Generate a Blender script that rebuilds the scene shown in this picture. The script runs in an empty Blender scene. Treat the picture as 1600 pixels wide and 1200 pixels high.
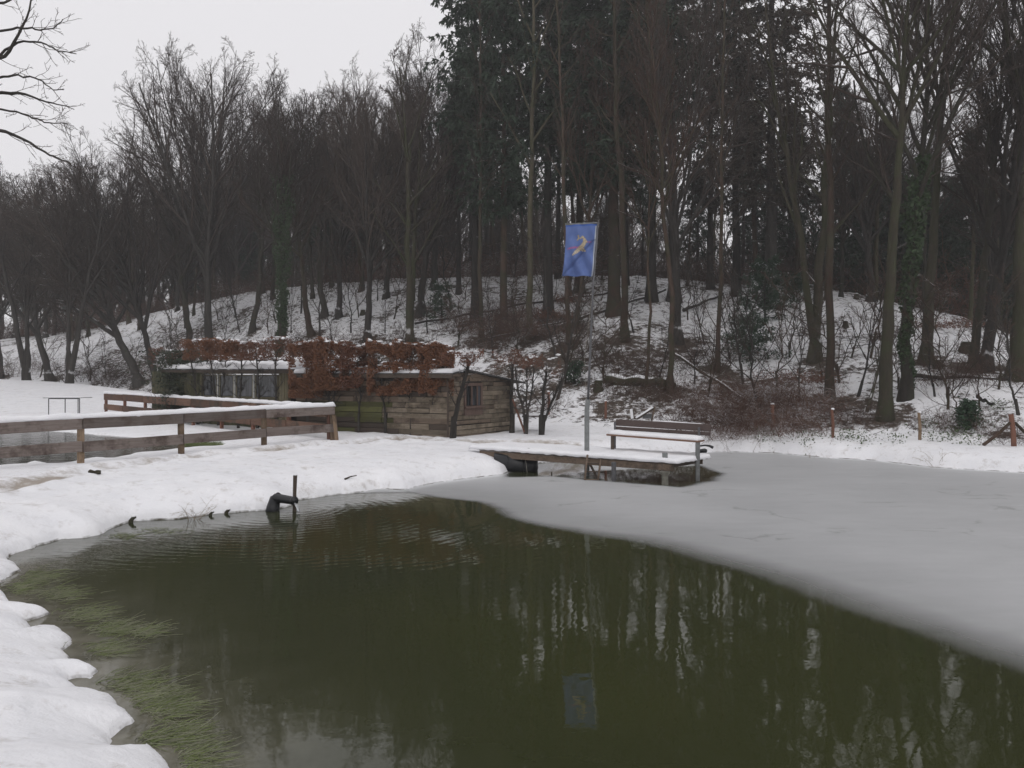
import bpy, math, random
import numpy as np
from math import pi, sin, cos, radians
from mathutils import Vector, noise as mnoise

scene = bpy.context.scene
COL = scene.collection

# ------------------------------------------------------------ camera, sky, sun
CAM_H, HOR, F = 2.45, 585.0, 1200.0
cam_d = bpy.data.cameras.new('camera')
cam_d.sensor_width = 36.0
cam_d.lens = 27.0
cam_d.shift_y = -15.0 / 1600.0
cam_d.clip_start = 0.05
cam_d.clip_end = 1500
cam = bpy.data.objects.new('camera', cam_d)
cam.location = (0, 0, CAM_H)
cam.rotation_euler = (radians(90), 0, 0)
COL.objects.link(cam)
scene.camera = cam

SUN_EL, SUN_AZ = radians(48), radians(200)
world = bpy.data.worlds.new('World')
scene.world = world
world.use_nodes = True
wn = world.node_tree
wn.nodes.clear()
w_out = wn.nodes.new('ShaderNodeOutputWorld')
w_bg = wn.nodes.new('ShaderNodeBackground')
w_sky = wn.nodes.new('ShaderNodeTexSky')
w_sky.sky_type = 'NISHITA'
w_sky.sun_disc = False
w_sky.sun_elevation = SUN_EL
w_sky.sun_rotation = SUN_AZ
w_sky.dust_density = 6.0
w_mix = wn.nodes.new('ShaderNodeMix')
w_mix.data_type = 'RGBA'
w_mix.inputs[0].default_value = 0.96          # closed cloud cover over the clear sky
w_mix.inputs[7].default_value = (8.7, 8.55, 8.8, 1)
wn.links.new(w_sky.outputs[0], w_mix.inputs[6])
wn.links.new(w_mix.outputs[2], w_bg.inputs['Color'])
w_bg.inputs['Strength'].default_value = 0.1
wn.links.new(w_bg.outputs[0], w_out.inputs['Surface'])

sun_d = bpy.data.lights.new('sun', 'SUN')
sun_d.energy = 0.6
sun_d.angle = radians(40)
sun_d.color = (1.0, 0.985, 0.97)
sun = bpy.data.objects.new('sun', sun_d)
sun.rotation_euler = (radians(90) - SUN_EL, 0, radians(20))
COL.objects.link(sun)

scene.view_settings.view_transform = 'Standard'
scene.view_settings.look = 'None'
scene.view_settings.exposure = 0.0
scene.view_settings.gamma = 1.0
scene.view_settings.use_curve_mapping = False
scene.render.engine = 'CYCLES'
scene.cycles.use_denoising = True
scene.cycles.max_bounces = 6
scene.cycles.diffuse_bounces = 3
scene.cycles.glossy_bounces = 3
scene.cycles.transparent_max_bounces = 8
scene.cycles.use_adaptive_sampling = True
scene.cycles.adaptive_threshold = 0.02
scene.cycles.volume_bounces = 0

rng = random.Random(7)
nr = np.random.RandomState(11)


def P(px, py, D):
    return Vector(((px - 800) / F * D, D, CAM_H - (py - HOR) / F * D))


def W(px, py, z=0.0):
    D = F * (CAM_H - z) / (py - HOR)
    return ((px - 800) / F * D, D)


# ------------------------------------------------------------ tagging, linking
def tag(o, label=None, cat=None, group=None, kind=None):
    if label: o['label'] = label
    if cat: o['category'] = cat
    if group: o['group'] = group
    if kind: o['kind'] = kind
    return o


def empty(name, loc=(0, 0, 0), rz=0.0, label=None, cat=None, group=None):
    o = bpy.data.objects.new(name, None)
    o.empty_display_size = 0.2
    COL.objects.link(o)
    o.location = loc
    o.rotation_euler = (0, 0, rz)
    return tag(o, label, cat, group)


def link(name, me, parent=None, mat=None):
    o = bpy.data.objects.new(name, me)
    COL.objects.link(o)
    if parent is not None:
        o.parent = parent
    if mat is not None and not me.materials:
        me.materials.append(mat)
    return o


def np_mesh(name, V, faces, smooth=True, mat=None):
    """faces: list of int arrays (n,3) or (n,4)."""
    me = bpy.data.meshes.new(name)
    V = np.asarray(V, dtype=np.float32).reshape(-1, 3)
    me.vertices.add(len(V))
    me.vertices.foreach_set('co', V.ravel())
    fs = [np.asarray(f, dtype=np.int32) for f in faces if len(f)]
    loops = np.concatenate([f.ravel() for f in fs])
    sizes = np.concatenate([np.full(len(f), f.shape[1], dtype=np.int32) for f in fs])
    starts = np.concatenate([[0], np.cumsum(sizes)[:-1]]).astype(np.int32)
    me.loops.add(len(loops))
    me.loops.foreach_set('vertex_index', loops)
    me.polygons.add(len(sizes))
    me.polygons.foreach_set('loop_start', starts)
    me.polygons.foreach_set('loop_total', sizes)
    me.polygons.foreach_set('use_smooth', np.full(len(sizes), smooth))
    me.update(calc_edges=True)
    if mat is not None:
        me.materials.append(mat)
    return me


class MB:
    """collects simple shapes into one mesh"""
    def __init__(self):
        self.v, self.f = [], []

    def box(self, c, s, rz=0.0, jit=0.0, tilt=0.0):
        n = len(self.v)
        hx, hy, hz = s[0] / 2, s[1] / 2, s[2] / 2
        b = min(hx, hy, hz) * 0.18
        ring = []
        for sx, sy, sz in ((-1, -1, -1), (1, -1, -1), (1, 1, -1), (-1, 1, -1), (-1, -1, 1), (1, -1, 1), (1, 1, 1), (-1, 1, 1)):
            x, y, z = sx * hx, sy * hy, sz * hz
            if jit:
                x += rng.uniform(-jit, jit); y += rng.uniform(-jit, jit) * .3; z += rng.uniform(-jit, jit)
            if tilt:
                z += x * tilt
            self.v.append((c[0] + x * cos(rz) - y * sin(rz), c[1] + x * sin(rz) + y * cos(rz), c[2] + z))
        for q in ((0, 3, 2, 1), (4, 5, 6, 7), (0, 1, 5, 4), (1, 2, 6, 5), (2, 3, 7, 6), (3, 0, 4, 7)):
            self.f.append(tuple(n + i for i in q))
        return self

    def beam(self, a, b, w, h, up=(0, 0, 1)):
        """box along a-b, w across, h along up"""
        a, b, up = Vector(a), Vector(b), Vector(up)
        d = (b - a).normalized()
        s = d.cross(up).normalized()
        u = s.cross(d).normalized()
        n = len(self.v)
        for p in (a, b):
            for i, j in ((-1, -1), (1, -1), (1, 1), (-1, 1)):
                self.v.append(tuple(p + s * (i * w / 2) + u * (j * h / 2)))
        for q in ((0, 3, 2, 1), (4, 5, 6, 7), (0, 1, 5, 4), (1, 2, 6, 5), (2, 3, 7, 6), (3, 0, 4, 7)):
            self.f.append(tuple(n + i for i in q))
        return self

    def tube(self, pts, rad, sides=8, cap=True, wob=0.0):
        pts = [Vector(p) for p in pts]
        if not hasattr(rad, '__len__'): rad = [rad] * len(pts)
        m = (pts[-1] - pts[0]).normalized()
        ref = Vector((0, 0, 1)) if abs(m.z) < .8 else Vector((1, 0, 0))
        n = len(self.v)
        for i, p in enumerate(pts):
            t = (pts[min(i + 1, len(pts) - 1)] - pts[max(i - 1, 0)]).normalized()
            u = t.cross(ref).normalized(); w = t.cross(u).normalized()
            for k in range(sides):
                a = 2 * pi * k / sides
                r = rad[i] * (1 + (rng.uniform(-wob, wob) if wob else 0))
                self.v.append(tuple(p + u * (cos(a) * r) + w * (sin(a) * r)))
        for i in range(len(pts) - 1):
            for k in range(sides):
                a, b = n + i * sides + k, n + i * sides + (k + 1) % sides
                self.f.append((a, b, b + sides, a + sides))
        if cap:
            self.f.append(tuple(n + k for k in range(sides))[::-1])
            self.f.append(tuple(n + (len(pts) - 1) * sides + k for k in range(sides)))
        return self

    def blob(self, c, s, seed=0, sub=2, amp=.25, freq=1.6):
        import bmesh
        bm = bmesh.new()
        bmesh.ops.create_icosphere(bm, subdivisions=sub, radius=1)
        n = len(self.v)
        for v in bm.verts:
            k = 1 + amp * mnoise.noise(v.co * freq + Vector((seed * 3.7, seed, 0)))
            self.v.append((c[0] + v.co.x * s[0] * k, c[1] + v.co.y * s[1] * k, c[2] + v.co.z * s[2] * k))
        bm.verts.index_update()
        for f in bm.faces:
            self.f.append(tuple(n + v.index for v in f.verts))
        bm.free()
        return self

    def mesh(self, name, smooth=False):
        me = bpy.data.meshes.new(name)
        me.from_pydata(self.v, [], self.f)
        if smooth:
            me.polygons.foreach_set('use_smooth', [True] * len(me.polygons))
        me.update()
        return me

    def build(self, name, mat, parent=None, smooth=False, bevel=0.0):
        me = self.mesh(name, smooth)
        me.materials.append(mat)
        o = link(name, me, parent)
        if bevel:
            m = o.modifiers.new('bevel', 'BEVEL')
            m.width = bevel; m.segments = 2; m.limit_method = 'ANGLE'
        return o


# ------------------------------------------------------------ materials
def nodes_of(m):
    return m.node_tree.nodes, m.node_tree.links


def new_mat(name, rough=.8, spec=.3):
    m = bpy.data.materials.new(name)
    m.use_nodes = True
    b = m.node_tree.nodes['Principled BSDF']
    b.inputs['Roughness'].default_value = rough
    b.inputs['Specular IOR Level'].default_value = spec
    return m, b


def N(m, t, **kw):
    n = m.node_tree.nodes.new(t)
    for k, v in kw.items():
        setattr(n, k, v)
    return n


def noise_node(m, scale, detail=4, rough=.6, coords='Object', stretch=None, seed_obj=False):
    tc = N(m, 'ShaderNodeTexCoord')
    no = N(m, 'ShaderNodeTexNoise')
    no.inputs['Scale'].default_value = scale
    no.inputs['Detail'].default_value = detail
    no.inputs['Roughness'].default_value = rough
    mp = N(m, 'ShaderNodeMapping')
    if stretch: mp.inputs['Scale'].default_value = stretch
    m.node_tree.links.new(tc.outputs[coords], mp.inputs[0])
    if seed_obj:
        oi = N(m, 'ShaderNodeObjectInfo')
        mu = N(m, 'ShaderNodeMath', operation='MULTIPLY'); mu.inputs[1].default_value = 37.0
        m.node_tree.links.new(oi.outputs['Random'], mu.inputs[0])
        m.node_tree.links.new(mu.outputs[0], mp.inputs['Location'])
    m.node_tree.links.new(mp.outputs[0], no.inputs['Vector'])
    return no


def ramp(m, src, stops):
    r = N(m, 'ShaderNodeValToRGB')
    e = r.color_ramp.elements
    while len(e) > 1: e.remove(e[-1])
    e[0].position = stops[0][0]; e[0].color = tuple(stops[0][1]) + (1,)
    for p, c in stops[1:]:
        x = e.new(p); x.color = tuple(c) + (1,)
    m.node_tree.links.new(src, r.inputs[0])
    return r


def mixc(m, fac, a, b, blend='MIX'):
    x = N(m, 'ShaderNodeMix', data_type='RGBA', blend_type=blend)
    for sock, v in ((x.inputs[0], fac), (x.inputs[6], a), (x.inputs[7], b)):
        if hasattr(v, 'is_output'): m.node_tree.links.new(v, sock)
        elif isinstance(v, (int, float)): sock.default_value = v
        else: sock.default_value = tuple(v) + (1,)
    return x.outputs[2]


def math1(m, op, a, b=None, clamp=False):
    x = N(m, 'ShaderNodeMath', operation=op, use_clamp=clamp)
    for sock, v in ((x.inputs[0], a), (x.inputs[1], b)):
        if v is None: continue
        if hasattr(v, 'is_output'): m.node_tree.links.new(v, sock)
        else: sock.default_value = v
    return x.outputs[0]


def bump(m, b, h, strength, dist=.02):
    bp = N(m, 'ShaderNodeBump')
    bp.inputs['Strength'].default_value = strength
    bp.inputs['Distance'].default_value = dist
    m.node_tree.links.new(h, bp.inputs['Height'])
    m.node_tree.links.new(bp.outputs[0], b.inputs['Normal'])


def snow_mask(m, lo=.7, hi=.85, nscale=3.0, nlo=.5, nhi=.6):
    """snow lying on faces that look up, where a noise lets it lie"""
    g = N(m, 'ShaderNodeNewGeometry')
    s = N(m, 'ShaderNodeSeparateXYZ')
    m.node_tree.links.new(g.outputs['Normal'], s.inputs[0])
    a = N(m, 'ShaderNodeMapRange'); a.inputs[1].default_value = lo; a.inputs[2].default_value = hi
    m.node_tree.links.new(s.outputs[2], a.inputs[0])
    no = noise_node(m, nscale, 2)
    b = N(m, 'ShaderNodeMapRange'); b.inputs[1].default_value = nlo; b.inputs[2].default_value = nhi
    m.node_tree.links.new(no.outputs[0], b.inputs[0])
    return math1(m, 'MULTIPLY', a.outputs[0], b.outputs[0])


def bark_mat(name, c1, c2, moss=None, snow=True, nlo=.52, nhi=.6, lo=.72):
    m, b = new_mat(name, .9, .15)
    n1 = noise_node(m, 9, 5, .7, stretch=(1, 1, .18), seed_obj=True)
    r = ramp(m, n1.outputs[0], [(.3, c1), (.7, c2)])
    c = r.outputs[0]
    oi = N(m, 'ShaderNodeObjectInfo')
    v = N(m, 'ShaderNodeMapRange'); v.inputs[3].default_value = .7; v.inputs[4].default_value = 1.3
    m.node_tree.links.new(oi.outputs['Random'], v.inputs[0])
    hs = N(m, 'ShaderNodeHueSaturation')
    m.node_tree.links.new(v.outputs[0], hs.inputs['Value'])
    m.node_tree.links.new(c, hs.inputs['Color'])
    c = hs.outputs[0]
    if moss:
        n2 = noise_node(m, 1.3, 4, .7, seed_obj=True)
        rr = ramp(m, n2.outputs[0], [(.42, (0, 0, 0)), (.6, (1, 1, 1))])
        c = mixc(m, rr.outputs[0], c, moss)
    if snow:
        c = mixc(m, snow_mask(m, lo, lo + .15, 1.2, nlo, nhi), c, (.8, .8, .82))
    m.node_tree.links.new(c, b.inputs['Base Color'])
    bump(m, b, n1.outputs[0], 1.0, .06)
    return m


M_BARK = bark_mat('bark_grey_brown', (.028, .024, .021), (.062, .053, .045), moss=(.038, .038, .025))
M_BARK_RED = bark_mat('bark_red_brown', (.04, .027, .021), (.078, .053, .04), moss=(.045, .043, .027))
M_BARK_DARK = bark_mat('bark_dark', (.026, .024, .022), (.06, .054, .048))
M_BARK_PALE = bark_mat('bark_pale', (.07, .06, .04), (.13, .11, .08), moss=(.07, .07, .04))
M_MOSSY = bark_mat('bark_mossy', (.034, .029, .023), (.064, .055, .038), moss=(.042, .044, .024))
M_TWIG = bark_mat('twig_brown', (.042, .033, .028), (.072, .055, .046), nlo=.6, nhi=.66, lo=.8)
M_TWIG_RED = bark_mat('twig_red_brown', (.055, .035, .028), (.095, .06, .046), nlo=.55, nhi=.62, lo=.75)
M_SCRUB = bark_mat('bramble_stems', (.07, .036, .026), (.15, .085, .06), nlo=.5, nhi=.6, lo=.6)


def leaf_mat(name, c1, c2, snow=.0, scale=3.0):
    m, b = new_mat(name, .6, .3)
    n1 = noise_node(m, scale, 3, .7)
    r = ramp(m, n1.outputs[0], [(.3, c1), (.7, c2)])
    n3 = noise_node(m, 40, 1, .5)
    c = mixc(m, .5, r.outputs[0], ramp(m, n3.outputs[0], [(.3, c1), (.7, c2)]).outputs[0])
    if snow:
        c = mixc(m, snow_mask(m, .35, .6, 2.0, 1 - snow - .05, 1 - snow + .05), c, (.8, .8, .82))
    m.node_tree.links.new(c, b.inputs['Base Color'])
    return m


M_SPRUCE = leaf_mat('spruce_needles', (.012, .026, .015), (.032, .052, .028), snow=.22)
M_LARCH = leaf_mat('brown_needles', (.034, .028, .02), (.06, .045, .032), snow=.2)
M_IVY = leaf_mat('ivy_leaves', (.018, .034, .013), (.045, .075, .028), snow=.25)
M_HOLLY = leaf_mat('holly_leaves', (.014, .035, .018), (.035, .07, .035), snow=.42)
M_BEECH = leaf_mat('beech_leaves', (.095, .038, .021), (.22, .10, .05), snow=.25)
M_BEECH_D = leaf_mat('dark_beech_leaves', (.085, .035, .02), (.17, .075, .045), snow=.3)
M_GRASS = leaf_mat('grass_green', (.10, .13, .04), (.19, .23, .085))
M_GRASS_G = leaf_mat('grass_grey_green', (.15, .155, .10), (.26, .265, .18))
M_DRY = leaf_mat('dry_stalks', (.16, .11, .05), (.26, .19, .1))


def snow_mat(name):
    m, b = new_mat(name, .75, .25)
    n = noise_node(m, 2.2, 6, .6)
    r = ramp(m, n.outputs[0], [(.3, (.77, .775, .80)), (.7, (.84, .84, .855))])
    m.node_tree.links.new(r.outputs[0], b.inputs['Base Color'])
    n2 = noise_node(m, 14, 6, .7)
    bump(m, b, n2.outputs[0], .35, .03)
    return m


M_SNOW = snow_mat('snow')


def wood_mat(name, c1, c2, axis='x', moss=None, var=.3, scale=1.0, stain=None, nl=.55, nh=.62):
    m, b = new_mat(name, .85, .2)
    st = {'x': (.6, 8, 14), 'z': (12, 12, .6)}[axis]
    n1 = noise_node(m, 3 * scale, 6, .7, stretch=st, seed_obj=True)
    r = ramp(m, n1.outputs[0], [(.25, c1), (.72, c2)])
    c = r.outputs[0]
    oi = N(m, 'ShaderNodeObjectInfo')
    v = N(m, 'ShaderNodeMapRange'); v.inputs[3].default_value = 1 - var; v.inputs[4].default_value = 1 + var
    m.node_tree.links.new(oi.outputs['Random'], v.inputs[0])
    hs = N(m, 'ShaderNodeHueSaturation')
    m.node_tree.links.new(v.outputs[0], hs.inputs['Value'])
    m.node_tree.links.new(c, hs.inputs['Color'])
    c = hs.outputs[0]
    if stain:
        ns = noise_node(m, 1.1, 5, .7, seed_obj=True)
        c = mixc(m, ramp(m, ns.outputs[0], [(.5, (0, 0, 0)), (.62, (1, 1, 1))]).outputs[0], c, stain)
    if moss:
        n2 = noise_node(m, 1.6, 5, .7, seed_obj=True)
        c = mixc(m, ramp(m, n2.outputs[0], [(nl - .1, (0, 0, 0)), (nh, (1, 1, 1))]).outputs[0], c, moss)
    m.node_tree.links.new(c, b.inputs['Base Color'])
    bump(m, b, n1.outputs[0], .5, .012)
    return m


M_RAIL = wood_mat('weathered_rail_wood', (.085, .068, .06), (.19, .16, .145), 'x', stain=(.07, .05, .042))
M_RAIL_RED = wood_mat('red_brown_rail_wood', (.08, .045, .032), (.17, .10, .07), 'x', stain=(.06, .045, .035))
M_POSTW = wood_mat('post_wood', (.14, .095, .06), (.26, .19, .13), 'z', stain=(.08, .055, .035))
M_POST_RED = wood_mat('red_post_wood', (.11, .05, .035), (.2, .1, .07), 'z')
M_PLANK = wood_mat('hut_plank_grey', (.085, .07, .052), (.26, .215, .165), 'x', moss=(.08, .065, .045), nl=.55, nh=.68, stain=(.065, .05, .038))
M_PLANK_BR = wood_mat('hut_plank_brown', (.10, .075, .055), (.22, .17, .13), 'x', stain=(.06, .045, .035))
M_PLANK_RED = wood_mat('hut_plank_red', (.15, .065, .045), (.27, .13, .09), 'x', stain=(.18, .14, .1))
M_PLANK_DARK = wood_mat('hut_plank_dark', (.045, .035, .03), (.09, .07, .055), 'x')
M_PLANK_MOSS = wood_mat('hut_plank_mossy', (.045, .046, .02), (.10, .10, .036), 'x', stain=(.05, .045, .025))
M_BOARD_V = wood_mat('hut_vertical_board', (.06, .055, .032), (.13, .12, .07), 'z', moss=(.05, .055, .028))
M_TRIM = wood_mat('hut_trim', (.10, .085, .05), (.19, .17, .11), 'z')
M_FRAME = wood_mat('window_frame_brown', (.07, .045, .038), (.13, .09, .075), 'z')
M_DECK = wood_mat('deck_wood', (.07, .052, .04), (.16, .12, .09), 'x', stain=(.05, .04, .03))
M_BENCH = wood_mat('bench_wood', (.075, .055, .05), (.11, .085, .078), 'x', var=.1)
M_BENCH_E = wood_mat('bench_edge_wood', (.13, .075, .05), (.2, .12, .085), 'x', var=.1)
M_CUT = wood_mat('pale_cut_wood', (.14, .11, .07), (.24, .2, .14), 'x', var=.1)


def flat_mat(name, col, rough=.6, metal=0.0, spec=.4, nz=.12, scale=8):
    m, b = new_mat(name, rough, spec)
    b.inputs['Metallic'].default_value = metal
    n = noise_node(m, scale, 5, .65)
    lo = tuple(c * (1 - nz) for c in col); hi = tuple(min(1, c * (1 + nz)) for c in col)
    m.node_tree.links.new(ramp(m, n.outputs[0], [(.3, lo), (.7, hi)]).outputs[0], b.inputs['Base Color'])
    return m


M_GALV = flat_mat('galvanised_steel', (.20, .21, .21), .5, .3, nz=.25)
M_GALV_D = flat_mat('dark_steel', (.10, .10, .105), .5, .3, nz=.3)
M_GALV_M = flat_mat('mid_steel', (.15, .155, .155), .55, .3, nz=.3)
M_BLACK = flat_mat('black_plastic', (.008, .009, .011), .35, 0, .4, nz=.3)
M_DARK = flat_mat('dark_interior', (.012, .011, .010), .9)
M_WHITEP = flat_mat('white_window_paint', (.55, .55, .52), .6, nz=.2)
M_RED = flat_mat('red_buoy_plastic', (.42, .045, .03), .5)
M_CONC = flat_mat('wet_concrete', (.16, .155, .13), .8, nz=.4)
M_FELT = flat_mat('roofing_felt', (.05, .05, .05), .9, nz=.3)
M_ROPE = flat_mat('rope', (.3, .28, .24), .9)
M_GLASS, _b = new_mat('dark_window_glass', .06, .5)
_n = noise_node(M_GLASS, 1.6, 2, .5, stretch=(3, 3, .4))
M_GLASS.node_tree.links.new(ramp(M_GLASS, _n.outputs[0], [(.45, (.015, .017, .018)), (.62, (.07, .075, .085))]).outputs[0], _b.inputs['Base Color'])

# ------------------------------------------------------------ value noise (numpy)
def _hash(ix, iy, seed):
    h = (ix.astype(np.int64) * 374761393 + iy.astype(np.int64) * 668265263 + seed * 1442695041) & 0x7fffffff
    h = (h ^ (h >> 13)) * 1274126177 & 0x7fffffff
    return ((h ^ (h >> 16)) & 0xffff) / 65535.0


def vn(x, y, seed=0):
    ix, iy = np.floor(x), np.floor(y)
    fx, fy = x - ix, y - iy
    fx = fx * fx * (3 - 2 * fx); fy = fy * fy * (3 - 2 * fy)
    a, b = _hash(ix, iy, seed), _hash(ix + 1, iy, seed)
    c, d = _hash(ix, iy + 1, seed), _hash(ix + 1, iy + 1, seed)
    return (a + (b - a) * fx) * (1 - fy) + (c + (d - c) * fx) * fy - .5


def fbm(x, y, seed=0, o=4):
    s = 0; a = 1.0
    for i in range(o):
        s = s + a * vn(x, y, seed + i * 17); a *= .5; x = x * 2.03 + 5; y = y * 2.03 + 9
    return s


def sstep(a, b, x):
    t = np.clip((x - a) / (b - a), 0, 1)
    return t * t * (3 - 2 * t)


# ------------------------------------------------------------ shorelines
SHORE_PX = [(300, 1290), (275, 1225), (266, 1196), (245, 1165), (217, 1168), (206, 1182), (180, 1175), (175, 1154), (206, 1130), (200, 1115), (185, 1105),
            (170, 1092), (157, 1088), (122, 1084), (101, 1090), (119, 1077), (108, 1063), (140, 1060), (157, 1049), (133, 1041),
            (101, 1044), (110, 1032), (98, 1020), (112, 1008), (113, 1000), (91, 990), (60, 991), (38, 997), (52, 986), (38, 972), (75, 960), (35, 951),
            (0, 951), (-30, 950), (-45, 940), (-10, 946), (17, 943), (14, 934), (0, 927), (-40, 922), (-50, 912), (0, 913), (10, 903), (33, 892), (21, 885),
            (0, 881), (15, 870), (35, 862), (60, 852), (95, 843), (130, 841), (154, 836), (175, 825), (210, 814), (280, 811), (332, 803),
            (400, 798), (425, 796), (455, 790), (465, 782), (507, 775), (564, 769), (590, 764), (628, 766), (680, 755), (739, 747),
            (785, 742), (795, 736), (792, 730), (800, 726), (850, 723), (895, 720), (940, 716), (1000, 713), (1080, 708), (1125, 706),
            (1210, 708), (1301, 716), (1360, 719), (1463, 731), (1600, 739), (1750, 752), (2000, 775)]
SHORE = [(-1.1, 2.9), (-.5, 1.9), (.6, 1.45), (3, 1.3), (8, 1.4), (14, 3), (18, 8), (18.5, 13)]
SHORE = np.array([W(a, b) for a, b in SHORE_PX][::1] + SHORE[::-1])
Z2 = 0.42
POND2_PX = [(-500, 790), (-200, 748), (0, 729), (30, 727), (55, 721), (85, 725), (110, 723), (150, 716), (175, 717), (210, 709), (240, 707), (272, 703), (310, 699), (345, 697),
            (300, 692), (206, 684), (99, 675), (0, 670), (-200, 668), (-600, 680)]
POND2 = np.array([W(a, b, Z2) for a, b in POND2_PX])


def sdist(poly, x, y):
    """signed distance, negative inside"""
    shp = x.shape; x = x.ravel(); y = y.ravel()
    best = np.full(x.shape, 1e9); ins = np.zeros(x.shape, bool)
    n = len(poly)
    for i in range(n):
        ax, ay = poly[i]; bx, by = poly[(i + 1) % n]
        dx, dy = bx - ax, by - ay
        t = np.clip(((x - ax) * dx + (y - ay) * dy) / (dx * dx + dy * dy + 1e-12), 0, 1)
        d = (x - ax - t * dx) ** 2 + (y - ay - t * dy) ** 2
        best = np.minimum(best, d)
        if ay != by:
            c = ((ay > y) != (by > y)) & (x < (bx - ax) * (y - ay) / (by - ay) + ax)
            ins ^= c
    d = np.sqrt(best)
    return np.where(ins, -d, d).reshape(shp)


def ldist(line, x, y):
    best = np.full(x.shape, 1e9)
    for (ax, ay), (bx, by) in zip(line[:-1], line[1:]):
        dx, dy = bx - ax, by - ay
        t = np.clip(((x - ax) * dx + (y - ay) * dy) / (dx * dx + dy * dy), 0, 1)
        best = np.minimum(best, (x - ax - t * dx) ** 2 + (y - ay - t * dy) ** 2)
    return np.sqrt(best)


RIDGE = [(-900, 560, 90), (-400, 550, 85), (0, 532, 80), (150, 512, 76), (300, 474, 70), (400, 455, 64), (500, 443, 60), (650, 433, 56), (850, 430, 54),
         (1000, 432, 52), (1150, 445, 50), (1250, 441, 48), (1330, 456, 46), (1400, 476, 44), (1500, 518, 42), (1545, 545, 40), (1650, 565, 40), (2000, 575, 40), (2600, 560, 44)]
RX = np.array([(p - 800) / F * d for p, _, d in RIDGE]); RY = np.array([d for _, _, d in RIDGE])
RZ = np.array([CAM_H - (q - HOR) / F * d for _, q, d in RIDGE])
BASE = [(-900, 60, 1.3), (-400, 58, 1.2), (0, 56, 1.2), (150, 52, 1.1), (260, 47, .9), (400, 36.5, .7), (500, 33, .6), (800, 30, .6), (900, 27.6, .6), (1000, 26.6, .6),
        (1250, 25.4, .55), (1400, 23.9, .5), (1600, 21.6, .5), (1800, 20, .5), (2600, 18, .5)]
BX = np.array([(p - 800) / F * d for p, d, _ in BASE]); BY = np.array([d for _, d, _ in BASE]); BZ = np.array([z for _, _, z in BASE])
PATH = [W(a, b, .52) for a, b in ((-300, 815), (0, 762), (100, 744), (200, 727), (300, 715), (400, 706), (520, 694), (590, 689), (640, 686), (760, 690), (900, 690))]


def height(x, y):
    x = np.asarray(x, float); y = np.asarray(y, float)
    yb = np.interp(x, BX, BY); zb = np.interp(x, BX, BZ)
    yr = np.interp(x, RX, RY); zr = np.interp(x, RX, RZ)
    fieldm = sstep(-6, -14, x)
    G = .53 + .35 * np.exp(-(x * x + y * y) / 14.0) + fieldm * np.clip((y - 33) / 15, 0, 1.3) * 1.42
    crest = np.interp(x, [-60, -33, -20.6, -10], [52, 50, 45, 40])
    G = G - fieldm * np.clip((y - crest) / 6, 0, 1) * .5
    G = G + .05 * fbm(x * .25, y * .25, 3) + .025 * fbm(x * 1.1, y * 1.1, 5) * 1.5
    G = G + (zb - G) * sstep(-4, 0, y - yb)
    t = np.clip((y - yb) / (yr - yb), 0, 1)
    hill = zb + (zr - zb) * (t * .75 + .25 * sstep(0, 1, t)) + .5 * fbm(x * .18, y * .18, 8) * sstep(0, .15, t) * (1 - .75 * sstep(.8, 1, t)) + .14 * fbm(x * .9, y * .9, 21) * sstep(0, .1, t)
    hill = hill - np.clip(y - yr, 0, 60) * .11
    z = np.where(y > yb, hill, G)
    # right side track bench
    d = sdist(SHORE, x, y)
    # bank profile: gentle on the near left, steeper on the far right
    wd = np.interp(x, [-8, -4, -1, 0, 3, 8, 16], [2.6, 2.4, 1.6, .9, .9, 1.0, 1.0]) + np.where((y < 3), 1.0, 0)
    wd = np.where(x < 0, wd + (1.45 - wd) * sstep(9.6, 11.5, y), wd)
    dd = d + .06 * vn(x * 2.2, y * 2.2, 30) + .045 * vn(x * 6, y * 6, 31) + .02 * vn(x * 15, y * 15, 33)
    lip = np.interp(y, [3, 10, 14, 20], [.07, .08, .13, .15])
    q = np.clip(dd / .10, 0, 1)
    prof = lip * np.sqrt(np.clip(1 - (1 - q) ** 2, 0, 1)) + (z - lip) * (1 - np.exp(-np.clip(dd - .03, 0, 99) / (wd * .42)))
    prof = prof * (1 + 0 * x)
    out = np.where(dd > 0, prof, np.maximum(-.5, dd * 1.2 - .02))
    d2 = sdist(POND2, x, y) + .1 * vn(x * 1.3, y * 1.3, 40)
    near2 = Z2 + (out - Z2) * (1 - np.exp(-np.clip(d2, 0, 99) / 1.3)) + .03 * sstep(0, .1, d2)
    out = np.where(d2 > 0, np.where(d2 < 5, near2, out), np.maximum(Z2 - .5, Z2 + d2 * .8 - .03))
    # trodden path
    pd = ldist(PATH, x, y)
    tr = sstep(.55, .15, pd + .15 * vn(x * 2, y * 2, 50))
    out = out - tr * (.06 + .07 * np.clip(vn(x * 4.5, y * 4.5, 51) + .1, 0, 1) * 2)
    out = out + .035 * fbm(x * 1.8, y * 1.8, 56, 3) * np.where(d > .5, 1, 0) * (1 + 0 * x)
    rim = sstep(.35, 0, np.abs(pd - .6)) * .07 * (vn(x * 4, y * 4, 53) + .5) + sstep(1.1, .3, pd) * .06 * np.minimum(0, vn(x * 3.3, y * 3.3, 57) + .12)
    out = out + np.where(d > .5, rim, 0)
    return out


def hz(x, y):
    return float(height(np.array([float(x)]), np.array([float(y)]))[0])


def ray_ground(px, py, dmin=5, dmax=90):
    D = np.arange(dmin, dmax, .1)
    x = (px - 800) / F * D
    z = CAM_H - (py - HOR) / F * D
    h = height(x, D)
    k = np.nonzero(h >= z)[0]
    d = D[k[0]] if len(k) else dmax
    return Vector(((px - 800) / F * d, d, hz((px - 800) / F * d, d)))


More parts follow.
